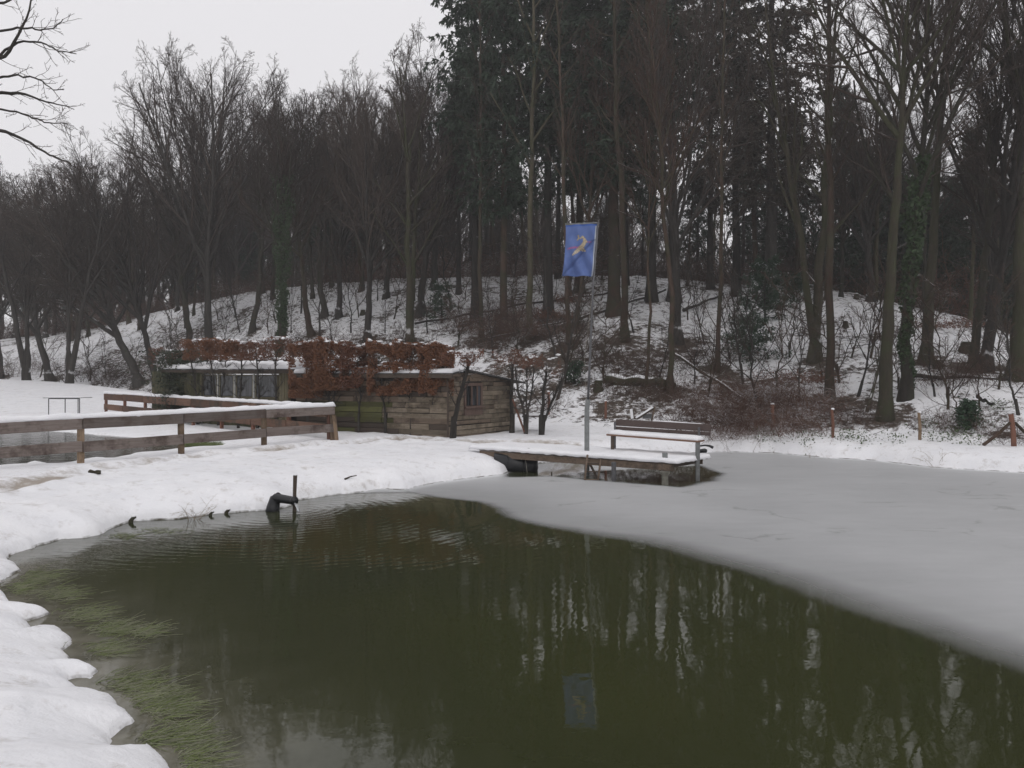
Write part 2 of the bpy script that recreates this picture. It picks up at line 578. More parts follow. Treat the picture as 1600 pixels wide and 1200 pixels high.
# ------------------------------------------------------------ terrain
def axis(pts):
    out = [pts[0][0]]
    for (a, s0), (b, s1) in zip(pts[:-1], pts[1:]):
        x = a
        while x < b - 1e-6:
            s = s0 + (s1 - s0) * (x - a) / (b - a)
            x = min(b, x + s)
            out.append(x)
    return np.array(out)


gx = axis([(-110, 2.5), (-40, .6), (-14, .25), (-7, .08), (-5.2, .036), (-1.6, .036), (0, .12), (12, .2), (20, .3), (40, .7), (110, 2.5)])
gy = axis([(-14, 1.2), (0, .3), (3.5, .06), (4.6, .035), (9.5, .042), (12, .055), (17, .10), (26, .18), (34, .34), (60, .5), (100, 1.2), (190, 5)])
X, Y = np.meshgrid(gx, gy)
Z = height(X, Y)
nx, ny = len(gx), len(gy)
idx = np.arange(nx * ny).reshape(ny, nx)
quads = np.stack([idx[:-1, :-1], idx[:-1, 1:], idx[1:, 1:], idx[1:, :-1]], -1).reshape(-1, 4)
# flat pond bed far from any shore needs no cells
zc = Z.ravel()[quads].max(1)
quads = quads[zc > -.45]
used = np.unique(quads)
remap = np.full(nx * ny, -1); remap[used] = np.arange(len(used))
Vt = np.stack([X.ravel(), Y.ravel(), Z.ravel()], -1)[used]
t_me = np_mesh('snowy_ground', Vt, [remap[quads]])
xs, ys = Vt[:, 0], Vt[:, 1]
yb = np.interp(xs, BX, BY)
yr = np.interp(xs, RX, RY)
tt = (ys - yb) / (yr - yb)
lit = sstep(-.3, .8, ys - yb) * (.51 + .16 * fbm(xs * .16, ys * .16, 90) + .26 * fbm(xs * .55, ys * .55, 95))
lit = lit * np.where(xs < -8, .85, 1) 
# thin snow under the brush at the foot of the right slope
for (px, py, r, a) in ((1190, 645, 2.0, .12), (820, 520, 4, .06), (190, 590, 6, .15)):
    c = ray_ground(px, py)
    lit = lit + a * np.exp(-((xs - c.x) ** 2 + (ys - c.y) ** 2) / (2 * r * r)) * (ys > yb - .4)
pd = ldist(PATH, xs, ys)
pth = sstep(.75, .1, pd) * (.55 + 1.2 * fbm(xs * 1.2, ys * 1.2, 60))
sd = sdist(SHORE, xs, ys)
edge = sstep(.10, -.02, sd)
at = t_me.color_attributes.new('cover', 'FLOAT_COLOR', 'POINT')
c4 = np.zeros((len(Vt), 4), np.float32)
c4[:, 0] = np.clip(lit, 0, 1); c4[:, 1] = np.clip(pth, 0, 1); c4[:, 2] = edge; c4[:, 3] = 1
at.data.foreach_set('color', c4.ravel())

m, b = new_mat('snow_over_ground', .75, .2)
vc = N(m, 'ShaderNodeVertexColor', layer_name='cover')
sp = N(m, 'ShaderNodeSeparateColor')
m.node_tree.links.new(vc.outputs[0], sp.inputs[0])
nb = noise_node(m, 1.2, 6, .6)
snowc = ramp(m, nb.outputs[0], [(.3, (.77, .775, .80)), (.7, (.84, .84, .855))]).outputs[0]
nl = noise_node(m, 3.2, 8, .78, stretch=(1, .8, 2.0))
nl2 = noise_node(m, .5, 3, .6)
s1 = math1(m, 'ADD', nl.outputs[0], math1(m, 'MULTIPLY', math1(m, 'SUBTRACT', nl2.outputs[0], .5), .35))
s2 = math1(m, 'ADD', s1, math1(m, 'MULTIPLY', sp.outputs[0], .52))
lm = N(m, 'ShaderNodeMapRange'); lm.inputs[1].default_value = .77; lm.inputs[2].default_value = .84
m.node_tree.links.new(s2, lm.inputs[0])
lf = noise_node(m, 25, 4, .7)
litc = ramp(m, lf.outputs[0], [(.3, (.035, .028, .022)), (.55, (.07, .052, .04)), (.75, (.105, .07, .048))]).outputs[0]
c = mixc(m, lm.outputs[0], snowc, litc)
np_ = noise_node(m, 3.5, 6, .75)
pm = N(m, 'ShaderNodeMapRange'); pm.inputs[1].default_value = .54; pm.inputs[2].default_value = .85
m.node_tree.links.new(math1(m, 'ADD', np_.outputs[0], math1(m, 'MULTIPLY', sp.outputs[1], .45)), pm.inputs[0])
c = mixc(m, pm.outputs[0], c, (.36, .32, .28))
gb = N(m, 'ShaderNodeNewGeometry'); gs = N(m, 'ShaderNodeSeparateXYZ')
m.node_tree.links.new(gb.outputs['Position'], gs.inputs[0])
em = N(m, 'ShaderNodeMapRange'); em.inputs[1].default_value = .03; em.inputs[2].default_value = .014  # brown waterline band; its upper rim paints the shadow under the snow edge
m.node_tree.links.new(gs.outputs[2], em.inputs[0])
ne_ = noise_node(m, 2.2, 4, .7)
em2 = N(m, 'ShaderNodeMapRange'); em2.inputs[1].default_value = .42; em2.inputs[2].default_value = .6
m.node_tree.links.new(ne_.outputs[0], em2.inputs[0])
c = mixc(m, math1(m, 'MULTIPLY', em.outputs[0], em2.outputs[0]), c, (.10, .09, .07))
m.node_tree.links.new(c, b.inputs['Base Color'])
bn = noise_node(m, 9, 8, .65)
hb = math1(m, 'ADD', bn.outputs[0], math1(m, 'MULTIPLY', lm.outputs[0], -.6))
bump(m, b, hb, .5, .05)
t_me.materials.append(m)
tag(link('snowy_ground', t_me), kind='structure')


# ------------------------------------------------------------ water and ice
def sheet(name, x0, x1, y0, y1, step, z, fn, keep=None):
    ax = np.arange(x0, x1 + step, step); ay = np.arange(y0, y1 + step, step)
    X, Y = np.meshgrid(ax, ay)
    i = np.arange(X.size).reshape(X.shape)
    q = np.stack([i[:-1, :-1], i[:-1, 1:], i[1:, 1:], i[1:, :-1]], -1).reshape(-1, 4)
    col = fn(X.ravel(), Y.ravel())
    if keep is not None:
        k = keep(X.ravel(), Y.ravel())
        q = q[k[q].any(1)]
    used = np.unique(q); rm = np.full(X.size, -1); rm[used] = np.arange(len(used))
    V = np.stack([X.ravel(), Y.ravel(), np.full(X.size, z)], -1)[used]
    me = np_mesh(name, V, [rm[q]])
    a = me.color_attributes.new('cover', 'FLOAT_COLOR', 'POINT')
    a.data.foreach_set('color', np.ascontiguousarray(col[used], np.float32).ravel())
    return me


PIPE = W(462, 797)


def water_cover(x, y):
    d = -sdist(SHORE, x, y)
    c = np.zeros((len(x), 4)); c[:, 3] = 1
    left = sstep(1.0, -1.8, x - (-2.0 - 0.25 * (y - 5))) 
    c[:, 0] = np.clip(np.exp(-np.clip(d, 0, 99) / .5) * (y < 11.5) * sstep(12, 9, y), 0, 1) * (x < 0) + .0
    r = np.hypot(x - PIPE[0], y - PIPE[1])
    dsh = -sdist(SHORE, x, y)
    c[:, 1] = np.clip(np.exp(-r / 3.4) * 1.3 * sstep(-3.0, -.3, -(x * .62 + y * .55 - 7.6)), 0, 1)
    far = ldist([(SHORE[i][0], SHORE[i][1]) for i in range(40, 60)], x, y)
    c[:, 2] = np.exp(-(far / 2.6) ** 2) * .9 + .25 * np.exp(-r / 3.0)
    return c


wm = sheet('pond_water', -11, 19.5, 1, 26, .12, 0.0, water_cover, lambda x, y: sdist(SHORE, x, y) < .5)
m, b = new_mat('pond_water', .015, .5)
b.inputs['IOR'].default_value = 1.33
vc = N(m, 'ShaderNodeVertexColor', layer_name='cover'); sp = N(m, 'ShaderNodeSeparateColor')
m.node_tree.links.new(vc.outputs[0], sp.inputs[0])
nn = noise_node(m, .12, 3, .6)
deep = ramp(m, nn.outputs[0], [(.35, (.028, .032, .016)), (.7, (.040, .044, .015))]).outputs[0]
ns = noise_node(m, 2.5, 6, .7)
silt = ramp(m, ns.outputs[0], [(.3, (.08, .075, .055)), (.7, (.20, .19, .145))]).outputs[0]
c = mixc(m, math1(m, 'MULTIPLY', sp.outputs[0], 1.0), deep, silt)
m.node_tree.links.new(c, b.inputs['Base Color'])
tc = N(m, 'ShaderNodeTexCoord'); mp = N(m, 'ShaderNodeMapping')
mp.inputs['Location'].default_value = (-PIPE[0], -PIPE[1], 0)
m.node_tree.links.new(tc.outputs['Object'], mp.inputs[0])
wv = N(m, 'ShaderNodeTexWave', wave_type='RINGS', rings_direction='SPHERICAL', wave_profile='SIN')
wv.inputs['Scale'].default_value = 1.7
wv.inputs['Distortion'].default_value = 5.0
wv.inputs['Detail'].default_value = 3.0
wv.inputs['Detail Scale'].default_value = .9
m.node_tree.links.new(mp.outputs[0], wv.inputs[0])
n1 = noise_node(m, 3.4, 2, .5, stretch=(1, 1.0, 1))
n2 = noise_node(m, 9, 3, .6)
n3_ = noise_node(m, 2.4, 4, .6, stretch=(.9, 3.2, 1))
h = math1(m, 'MULTIPLY', wv.outputs['Fac'], math1(m, 'MULTIPLY', sp.outputs[1], .035))
h = math1(m, 'ADD', h, math1(m, 'MULTIPLY', n1.outputs[0], .035))
h = math1(m, 'ADD', h, math1(m, 'MULTIPLY', n2.outputs[0], .010))
h = math1(m, 'ADD', h, math1(m, 'MULTIPLY', math1(m, 'MULTIPLY', n3_.outputs[0], sp.outputs[2]), .12))
bump(m, b, h, 1.0, .028)
wm.materials.append(m)
tag(link('pond_water', wm), kind='structure')

m2, b2 = new_mat('fish_pond_water', .07, .5)
b2.inputs['IOR'].default_value = 1.33
b2.inputs['Base Color'].default_value = (.05, .05, .032, 1)
bump(m2, b2, noise_node(m2, 3.5, 4, .6).outputs[0], .8, .012)
me = np_mesh('upper_pond_water', [(-30, 12, Z2), (-7.9, 12, Z2), (-7.9, 33, Z2), (-30, 33, Z2)], [np.array([[0, 1, 2, 3]])], mat=m2)
tag(link('upper_pond_water', me), kind='structure')

ICE_PX = [(560, 771), (640, 770), (680, 777), (740, 785), (765, 795), (790, 812), (830, 822), (900, 835), (1000, 850), (1100, 876), (1200, 905), (1300, 945),
          (1400, 985), (1500, 1020), (1600, 1057), (1900, 1180)]
ICE = [W(a, b) for a, b in ICE_PX] + [(20, 5), (22, 30), (-1, 30), (-3, 22), (-5, 18)]
ICE = np.array(ICE)
HOLE = np.array([W(a, b) for a, b in ((800, 745), (800, 728), (850, 720), (900, 716), (1000, 715), (1070, 722), (1125, 740), (1112, 752), (1062, 761), (1000, 756), (920, 750), (860, 744))])


def ice_cover(x, y):
    wob = .30 * fbm(x * .7, y * .7, 70, 5) + .08 * vn(x * 6, y * 6, 71)
    d = -sdist(ICE, x, y) + wob * .6
    wdt = np.interp(x, [-3, 0, 3, 8], [.08, .28, .8, 1.1])
    a = np.clip(d / wdt, 0, 1) ** .75
    dh = sdist(HOLE, x, y) + wob * .5
    a = a * sstep(-.05, .22, dh)
    c = np.zeros((len(x), 4)); c[:, 3] = 1
    c[:, 0] = a
    c[:, 1] = sstep(0, 2.6, d)
    dsh = -sdist(SHORE, x, y)
    c[:, 2] = sstep(.35, .0, dsh)
    return c


im = sheet('pond_ice', -6, 20, 5, 26, .09, .006, ice_cover, lambda x, y: (sdist(SHORE, x, y) < .3) & (sdist(ICE, x, y) < .4))
m, b = new_mat('pond_ice', .42, .35)
b.inputs['IOR'].default_value = 1.31
vc = N(m, 'ShaderNodeVertexColor', layer_name='cover'); sp = N(m, 'ShaderNodeSeparateColor')
m.node_tree.links.new(vc.outputs[0], sp.inputs[0])
n1 = noise_node(m, .35, 6, .62, stretch=(1, 1.5, 1))
n2 = noise_node(m, 2.4, 6, .7, stretch=(.5, 1.4, 1))
f = math1(m, 'ADD', math1(m, 'MULTIPLY', n1.outputs[0], .6), math1(m, 'MULTIPLY', n2.outputs[0], .4))
icec = ramp(m, f, [(.3, (.36, .365, .37)), (.5, (.41, .415, .42)), (.7, (.46, .465, .47))]).outputs[0]
c = mixc(m, sp.outputs[2], icec, (.62, .63, .64))
# hairline cracks
vt = N(m, 'ShaderNodeTexVoronoi', feature='DISTANCE_TO_EDGE'); vt.inputs['Scale'].default_value = .22
wn_ = noise_node(m, 1.2, 4, .6)
vm = N(m, 'ShaderNodeVectorMath', operation='ADD')
tc = N(m, 'ShaderNodeTexCoord')
m.node_tree.links.new(tc.outputs['Object'], vm.inputs[0]); m.node_tree.links.new(wn_.outputs['Color'], vm.inputs[1])
m.node_tree.links.new(vm.outputs[0], vt.inputs['Vector'])
cr = N(m, 'ShaderNodeMapRange'); cr.inputs[1].default_value = .010; cr.inputs[2].default_value = 0
m.node_tree.links.new(vt.outputs['Distance'], cr.inputs[0])
nmk = noise_node(m, .8, 2, .5)
mk = N(m, 'ShaderNodeMapRange'); mk.inputs[1].default_value = .50; mk.inputs[2].default_value = .58
m.node_tree.links.new(nmk.outputs[0], mk.inputs[0])
n4 = noise_node(m, 1.1, 5, .75, stretch=(.35, 1.6, 1))
c = mixc(m, ramp(m, n4.outputs[0], [(.60, (0, 0, 0)), (.70, (.18, .18, .18))]).outputs[0], c, (.66, .67, .68))
n5_ = noise_node(m, .9, 6, .8, stretch=(.4, 2.4, 3))
c = mixc(m, ramp(m, n5_.outputs[0], [(.61, (0, 0, 0)), (.66, (.55, .55, .55))]).outputs[0], c, (.2, .21, .2))
c = mixc(m, math1(m, 'MULTIPLY', math1(m, 'MULTIPLY', cr.outputs[0], mk.outputs[0]), .5), c, (.16, .17, .16))
m.node_tree.links.new(c, b.inputs['Base Color'])
# thin ice lets the dark water through
al = math1(m, 'MULTIPLY', sp.outputs[0], math1(m, 'ADD', .72, math1(m, 'MULTIPLY', sp.outputs[1], .28)), True)
m.node_tree.links.new(al, b.inputs['Alpha'])
bump(m, b, n2.outputs[0], .12, .01)
im.materials.append(m)
tag(link('pond_ice', im), kind='structure')


# ------------------------------------------------------------ trees: growth
def unit(v):
    return v / (np.linalg.norm(v, axis=-1, keepdims=True) + 1e-9)


def frames(T):
    ref = np.where(np.abs(T[..., 2:3]) < .8, np.array([0, 0, 1.]), np.array([1., 0, 0]))
    U = unit(np.cross(T, ref)); V = np.cross(T, U)
    return U, V


def grow(P0, D0, L, npts, up, wob, rs):
    n = len(P0)
    pts = np.zeros((n, npts, 3)); pts[:, 0] = P0
    d = D0.copy(); st = (L / (npts - 1))[:, None]
    upv = np.array([0, 0, 1.])
    for i in range(1, npts):
        d = unit(d + upv * up / (npts - 1) + rs.normal(0, wob, (n, 3)))
        pts[:, i] = pts[:, i - 1] + d * st
    return pts


def spawn(PP, RR, LL, nper, t0, t1, ang, angj, lf, rs, npts, up, wob, rk, rmin, lexp=1.0, jl=.25, tippow=.85):
    n, k, _ = PP.shape
    t = t0 + (t1 - t0) * (np.arange(nper)[None, :] + rs.uniform(0, 1, (n, nper))) / nper
    t = np.clip(t, 0, .999)
    s = t * (k - 1); i = np.floor(s).astype(int); fr = (s - i)[..., None]
    ii = np.arange(n)[:, None]
    A = PP[ii, i]; B = PP[ii, i + 1]
    pos = A + (B - A) * fr
    T = unit(B - A)
    rad = RR[ii, i] * (1 - fr[..., 0]) + RR[ii, i + 1] * fr[..., 0]
    U, V = frames(T)
    phi = rs.uniform(0, 2 * pi, (n, 1)) + np.arange(nper)[None] * 2.4 + rs.uniform(-.5, .5, (n, nper))
    a = np.radians(ang + rs.normal(0, angj, (n, nper)))
    d = T * np.cos(a)[..., None] + (U * np.cos(phi)[..., None] + V * np.sin(phi)[..., None]) * np.sin(a)[..., None]
    L = LL[:, None] * lf * (1 - .6 * t ** lexp) * rs.uniform(1 - jl, 1 + jl, (n, nper))
    pos = pos.reshape(-1, 3); d = d.reshape(-1, 3); L = L.ravel(); rad = rad.ravel()
    C = grow(pos, unit(d), L, npts, up, wob, rs)
    r0 = np.maximum(np.minimum(rad * .8, L * rk), rmin)
    prof = np.linspace(1, .25, npts)[None] ** tippow
    R = np.maximum(r0[:, None] * prof, rmin * .6)
    return C, R, L


def tubes_np(batches):
    """batches: (P, R, sides) -> verts, quads"""
    Vs, Fs, off = [], [], 0
    for Pp, R, S in batches:
        n, k, _ = Pp.shape
        T = np.gradient(Pp, axis=1)
        mean = unit(Pp[:, -1] - Pp[:, 0])
        U0, _v = frames(mean)
        T = unit(T)
        U = unit(U0[:, None] - T * (U0[:, None] * T).sum(-1, keepdims=True))
        V = np.cross(T, U)
        a = np.arange(S) * 2 * pi / S
        ring = Pp[:, :, None] + R[:, :, None, None] * (U[:, :, None] * np.cos(a)[None, None, :, None] + V[:, :, None] * np.sin(a)[None, None, :, None])
        Vs.append(ring.reshape(-1, 3))
        idx = off + np.arange(n * k * S).reshape(n, k, S)
        a0 = idx[:, :-1]; a1 = np.roll(idx, -1, axis=2)[:, :-1]
        b0 = idx[:, 1:]; b1 = np.roll(idx, -1, axis=2)[:, 1:]
        Fs.append(np.stack([a0, a1, b1, b0], -1).reshape(-1, 4))
        off += n * k * S
    return np.concatenate(Vs), np.concatenate(Fs)


def trunk_axis(H, r0, rs, bend=.04, npts=22, top=.12, flare=.5, lean=(0, 0)):
    z = np.linspace(0, 1, npts)
    p = np.zeros((1, npts, 3))
    p[0, :, 2] = z * H
    wx = np.cumsum(rs.normal(0, bend, npts)) * H * .1; wy = np.cumsum(rs.normal(0, bend, npts)) * H * .1
    p[0, :, 0] = wx - wx[0] + lean[0] * H * z ** 1.3; p[0, :, 1] = wy - wy[0] + lean[1] * H * z ** 1.3
    p[0, 0, 2] = -.4
    r = r0 * (1 - (1 - top) * z ** .9)
    r[0] *= 1 + flare * 1.6
    ins = np.array([[0, 0, H * .012 + .25]])
    p = np.concatenate([p[:, :1], p[:, :1] + (p[:, 1:2] - p[:, :1]) * ((.4 + .15) / (p[0, 1, 2] + .4)), p[:, :1] + (p[:, 1:2] - p[:, :1]) * ((.4 + .7) / (p[0, 1, 2] + .4)), p[:, 1:]], 1)
    r = np.concatenate([[r0 * (1 + flare * 1.3)], [r0 * (1 + flare * .7)], [r0 * (1 + flare * .12)], r[1:]])
    return p, r[None]


def bare_tree(seed, H=20, r0=.26, first=.3, nl=14, ang=32, llen=.55, up=.5, n2=9, n3=7, n4=6, n5=2, l2=.5, l3=.5, l4=.55, fork=False, bend=.04, rtw=.007, top=.12, angj=9, lead=.93, W=None, cz=.55):
    rs = np.random.RandomState(seed)
    Pt, Rt = trunk_axis(H * lead, r0, rs, bend, top=top)
    LT = np.array([H])
    L1 = spawn(Pt, Rt, LT, nl, first, .98, ang, angj, llen, rs, 9, up, .07, .02, .03, lexp=.8, jl=.2)
    L2 = spawn(*L1, n2, .15, .99, 30, 9, l2, rs, 7, up * .35, .05, .015, .016, jl=.35)
    L3 = spawn(*L2, n3, .15, 1, 30, 9, l3, rs, 5, up * .2, .06, .012, .010, jl=.35)
    tr = [(Pt, Rt, 10), (L1[0], L1[1], 6)]
    cr = [(L2[0], L2[1], 4), (L3[0], L3[1], 3)]
    last = L3
    if n4:
        L4 = spawn(*L3, n4, .15, 1, 32, 10, l4, rs, 3, up * .15, .08, .01, rtw * 1.15, jl=.4)
        cr.append((L4[0], L4[1], 3)); last = L4
        if n5:
            L5 = spawn(*L4, n5, .3, 1, 32, 12, .7, rs, 2, .1, .1, .01, rtw, jl=.4)
            cr.append((L5[0], L5[1], 3))
    if W:
        # crowns close in a broad uneven dome
        ctr = np.array([0, 0, cz * H]); ax = np.array([W, W, H * (1 - cz)])
        def dome(p):
            q = (p - ctr) / ax
            q[..., 2] = np.where(q[..., 2] < 0, q[..., 2] * .35, q[..., 2])
            r = np.linalg.norm(q, axis=-1) + 1e-6
            az = np.arctan2(p[..., 1], p[..., 0])
            lim = 1 + .09 * np.sin(az * 3 + seed) + .06 * np.sin(az * 5 + p[..., 2] * .8 + seed * 2) + .05 * np.sin(p[..., 0] * 2.1 + p[..., 1] * 1.7)
            f = np.where(r > lim, (lim + (r - lim) * .28) / r, 1.0)[..., None]
            return ctr + (p - ctr) * f
        tr = [tr[0]] + [(dome(p_), r_, s_) for p_, r_, s_ in tr[1:]]
        cr = [(dome(p_), r_, s_) for p_, r_, s_ in cr]
    return tr, cr


MESHES = {}


def reg(name, tr, cr, mt, mc):
    if name.startswith('sapling'):
        cr = [(p_, r_ * .55, s_) for p_, r_, s_ in cr]; tr = tr[:1] + [(p_, r_ * .75, s_) for p_, r_, s_ in tr[1:]]
    tr = [(tr[0][0], tr[0][1], 14)] + tr[1:]
    V, Fq = tubes_np(tr)
    k0 = tr[0][0].shape[1] * 14
    j_ = np.random.RandomState(len(V))
    V[:k0, :2] += j_.normal(0, .055, (k0, 2)) * np.repeat(tr[0][1][0], 14)[:, None]
    tm = np_mesh('trunk', V, [Fq], mat=mt)
    V, Fq = tubes_np(cr); cm = np_mesh('crown', V, [Fq], mat=mc)
    MESHES[name] = [('trunk', tm), ('crown', cm)]


# wide fan crown, tall; slim; etc.
reg('fan', *bare_tree(3, H=18.5, r0=.30, first=.42, nl=27, ang=35, llen=.80, up=.5, n2=11, n3=8, n4=5, n5=2, bend=.02, l2=.5, l3=.5, top=.1, lead=.62, W=6.6, cz=.5), M_BARK_DARK, M_TWIG)
reg('fan2', *bare_tree(14, H=18, r0=.26, first=.36, nl=20, ang=32, angj=6, llen=.72, up=.5, n2=9, n3=8, n4=6, n5=1, lead=.66, W=4.6, cz=.6), M_BARK_DARK, M_TWIG)
reg('slim', *bare_tree(25, H=21, r0=.22, first=.45, nl=18, ang=32, llen=.5, up=.4, n2=8, n3=7, n4=5, n5=2, lead=.75, W=3.8, cz=.7), M_BARK, M_TWIG)
reg('slim2', *bare_tree(36, H=22, r0=.24, first=.42, nl=18, ang=32, llen=.5, up=.45, n2=8, n3=7, n4=6, n5=0, lead=.75, W=3.6, cz=.7), M_BARK_RED, M_TWIG_RED)
reg('big', *bare_tree(47, H=21, r0=.36, first=.6, nl=18, ang=38, llen=.55, up=.4, n2=9, n3=8, n4=6, n5=0, bend=.03, angj=12, lead=.8, l4=.65), M_MOSSY, M_TWIG)
reg('pole', *bare_tree(58, H=20, r0=.13, first=.45, nl=18, ang=32, llen=.28, up=.5, n2=6, n3=5, n4=4, n5=0, bend=.03, rtw=.008), M_BARK_RED, M_TWIG_RED)
reg('mast', *bare_tree(60, H=21, r0=.17, first=.4, nl=26, ang=50, llen=.16, up=.5, n2=5, n3=4, n4=3, n5=0, bend=.02, rtw=.007, top=.2), M_BARK_RED, M_TWIG)
reg('pale', *bare_tree(59, H=21, r0=.17, first=.5, nl=12, ang=35, llen=.3, up=.4, n2=7, n3=5, n4=4, n5=0, bend=.015, rtw=.008, top=.35), M_BARK_PALE, M_TWIG)
reg('sapling', *bare_tree(61, H=6, r0=.045, first=.2, nl=12, ang=38, llen=.42, up=.5, n2=6, n3=4, n4=3, n5=0, bend=.09), M_BARK_DARK, M_TWIG)
reg('sapling2', *bare_tree(62, H=4.5, r0=.035, first=.1, nl=10, ang=45, llen=.5, up=.3, n2=6, n3=5, n4=2, n5=0, bend=.12), M_BARK_RED, M_TWIG_RED)


def fork_tree(seed, H, r0, stems, first=.35, flen=.1, mt=None, mc=None, n4=5):
    """several stems from one foot: (dx, dy) lean of each"""
    tr, cr = [], []
    for i, (lx, ly, k) in enumerate(stems):
        rs = np.random.RandomState(seed + i)
        Pt, Rt = trunk_axis(H * k, r0 * (1 if i == 0 else .8), rs, .035, lean=(lx, ly))
        L1 = spawn(Pt, Rt, np.array([H * k]), 10, first, .98, 34, 10, .4, rs, 8, .5, .08, .02, .025, lexp=.8)
        L2 = spawn(*L1, 7, .2, .99, 38, 11, .5, rs, 5, .4, .09, .015, .014)
        L3 = spawn(*L2, 6, .2, 1, 40, 12, .5, rs, 4, .3, .12, .012, .011)
        L4 = spawn(*L3, n4, .15, 1, 42, 14, .55, rs, 3, .2, .14, .01, .009)
        tr += [(Pt, Rt, 9), (L1[0], L1[1], 5)]
        cr += [(L2[0], L2[1], 4), (L3[0], L3[1], 3), (L4[0], L4[1], 3)]
    return tr, cr


reg('twin', *fork_tree(71, 13, .2, [(-.16, .0, 1), (.10, .03, .9), (-.03, .1, .8)]), M_BARK_DARK, M_TWIG)
reg('vee', *fork_tree(81, 14, .2, [(-.10, 0, 1), (.09, .02, .95)]), M_MOSSY, M_TWIG)


# ------------------------------------------------------------ conifers
def spruce(seed, H=22, r0=.24, crown0=.28, rb=3.0, nb=170, sprays=9, dead=30, droop=-.5, width=.038, slen=.27, dense=1.0):
    rs = np.random.RandomState(seed)
    Pt, Rt = trunk_axis(H, r0, rs, .006, top=.06, flare=.5)
    k = Pt.shape[1]
    ts = crown0 + (1 - crown0) * (np.arange(nb) / nb) ** 1.0
    ts = np.clip(ts + rs.normal(0, .004, nb), 0, .995)
    zt = np.interp(ts, np.linspace(0, 1, 50), np.linspace(0, H, 50))
    px = np.interp(zt, Pt[0, :, 2], Pt[0, :, 0]); py = np.interp(zt, Pt[0, :, 2], Pt[0, :, 1])
    P0 = np.stack([px, py, zt], -1)
    phi = np.arange(nb) * 2.4 + rs.uniform(-.5, .5, nb)
    tc = (ts - crown0) / (1 - crown0)
    Lb = (rb * (1 - tc) ** .9 * np.minimum(1, .45 + tc * 4) + .35) * rs.uniform(.55, 1.2, nb)
    d = np.stack([np.cos(phi), np.sin(phi), rs.normal(.05, .15, nb) + tc * .5], -1)
    Bp = grow(P0, unit(d), Lb, 6, droop, .05, rs)
    Bp[:, -1, 2] += Lb * .04
    Br = np.linspace(1, .25, 6)[None] * (Lb * .009 + .006)[:, None]
    S1 = spawn(Bp, Br, Lb, 11, .12, 1, 60, 12, .34, rs, 4, -.55, .08, .008, .005, jl=.35)
    # dead twigs on the lower trunk
    td = rs.uniform(crown0 * .35, crown0 * 1.05, dead)
    P1 = np.stack([np.interp(td * H, Pt[0, :, 2], Pt[0, :, 0]), np.interp(td * H, Pt[0, :, 2], Pt[0, :, 1]), td * H], -1)
    ph = rs.uniform(0, 2 * pi, dead)
    Dp = grow(P1, unit(np.stack([np.cos(ph), np.sin(ph), np.full(dead, -.1)], -1)), rs.uniform(.5, 1.9, dead), 4, -.25, .1, rs)
    Dr = np.linspace(1, .4, 4)[None] * np.full((dead, 1), .014)
    DT = spawn(Dp, Dr, np.full(dead, 1.2), 4, .3, 1, 50, 10, .4, rs, 3, -.1, .1, .01, .006)
    tr = [(Pt, Rt, 10), (Bp, Br, 4), (Dp, Dr, 3), (DT[0], DT[1], 3)]
    # sprays: narrow hanging triangles along each branchlet
    SP = S1[0]
    n = len(SP)
    t = rs.uniform(0, 2.999, (n, sprays)); i = t.astype(int); fr = (t - i)[..., None]
    ii = np.arange(n)[:, None]
    pos = SP[ii, i] * (1 - fr) + SP[ii, i + 1] * fr
    T = unit(SP[ii, i + 1] - SP[ii, i])
    dr = unit(T * .7 + rs.normal(0, .45, T.shape) + np.array([0, 0, -.55]))
    side = unit(np.cross(dr, rs.normal(0, 1, T.shape)))
    L = slen * rs.uniform(.5, 1.2, (n, sprays, 1)); w = width * rs.uniform(.6, 1.3, (n, sprays, 1))
    a = pos - side * w * .4; b_ = pos + side * w * .4; mid1 = pos + dr * L * .45 + side * w; mid2 = pos + dr * L * .45 - side * w; tip = pos + dr * L
    Q = np.stack([mid2, a, b_, mid1, tip], 2).reshape(-1, 5, 3)
    nq = len(Q)
    base = np.arange(nq)[:, None] * 5
    f1 = base + np.array([[0, 1, 2, 3]]); f2 = base + np.array([[0, 3, 4]])
    return tr, (Q.reshape(-1, 3), f1, f2)


def reg_con(name, seed, mt, mf, **kw):
    tr, (V, f1, f2) = spruce(seed, **kw)
    Vt_, Ft = tubes_np(tr)
    MESHES[name] = [('trunk', np_mesh('trunk', Vt_, [Ft], mat=mt)), ('crown', np_mesh('crown', V, [f1, f2], smooth=False, mat=mf))]


reg_con('spruce', 101, M_BARK_DARK, M_SPRUCE, H=25, rb=2.9, nb=210, crown0=.36, sprays=19)
reg_con('spruce2', 102, M_BARK_RED, M_SPRUCE, H=23, rb=3.1, nb=210, crown0=.26, sprays=19)
reg_con('brown_conifer', 103, M_BARK_DARK, M_LARCH, H=23, rb=3.0, nb=200, crown0=.22, sprays=14, width=.034, slen=.28)
reg_con('young_spruce', 106, M_BARK_DARK, M_SPRUCE, H=12, rb=2.4, nb=130, crown0=.04, sprays=10)
reg_con('narrow', 105, M_BARK_DARK, M_SPRUCE, H=23, rb=1.6, nb=150, crown0=.45, sprays=8)


def leaf_quads(C, size, rs, flat=.0):
    n = len(C)
    nrm = unit(rs.normal(0, 1, (n, 3)) + np.array([0, 0, flat]))
    U, V = frames(nrm)
    ph = rs.uniform(0, 2 * pi, (n, 1))
    A = U * np.cos(ph) + V * np.sin(ph); B = np.cross(nrm, A)
    s = size * rs.uniform(.6, 1.3, (n, 1))
    q = np.stack([C - A * s, C - B * s * .55 + nrm * s * .12, C + A * s, C + B * s * .55 + nrm * s * .12], 1).reshape(-1, 3)
    i = np.arange(n)[:, None] * 4
    return q, i + np.array([[0, 1, 2, 3]])


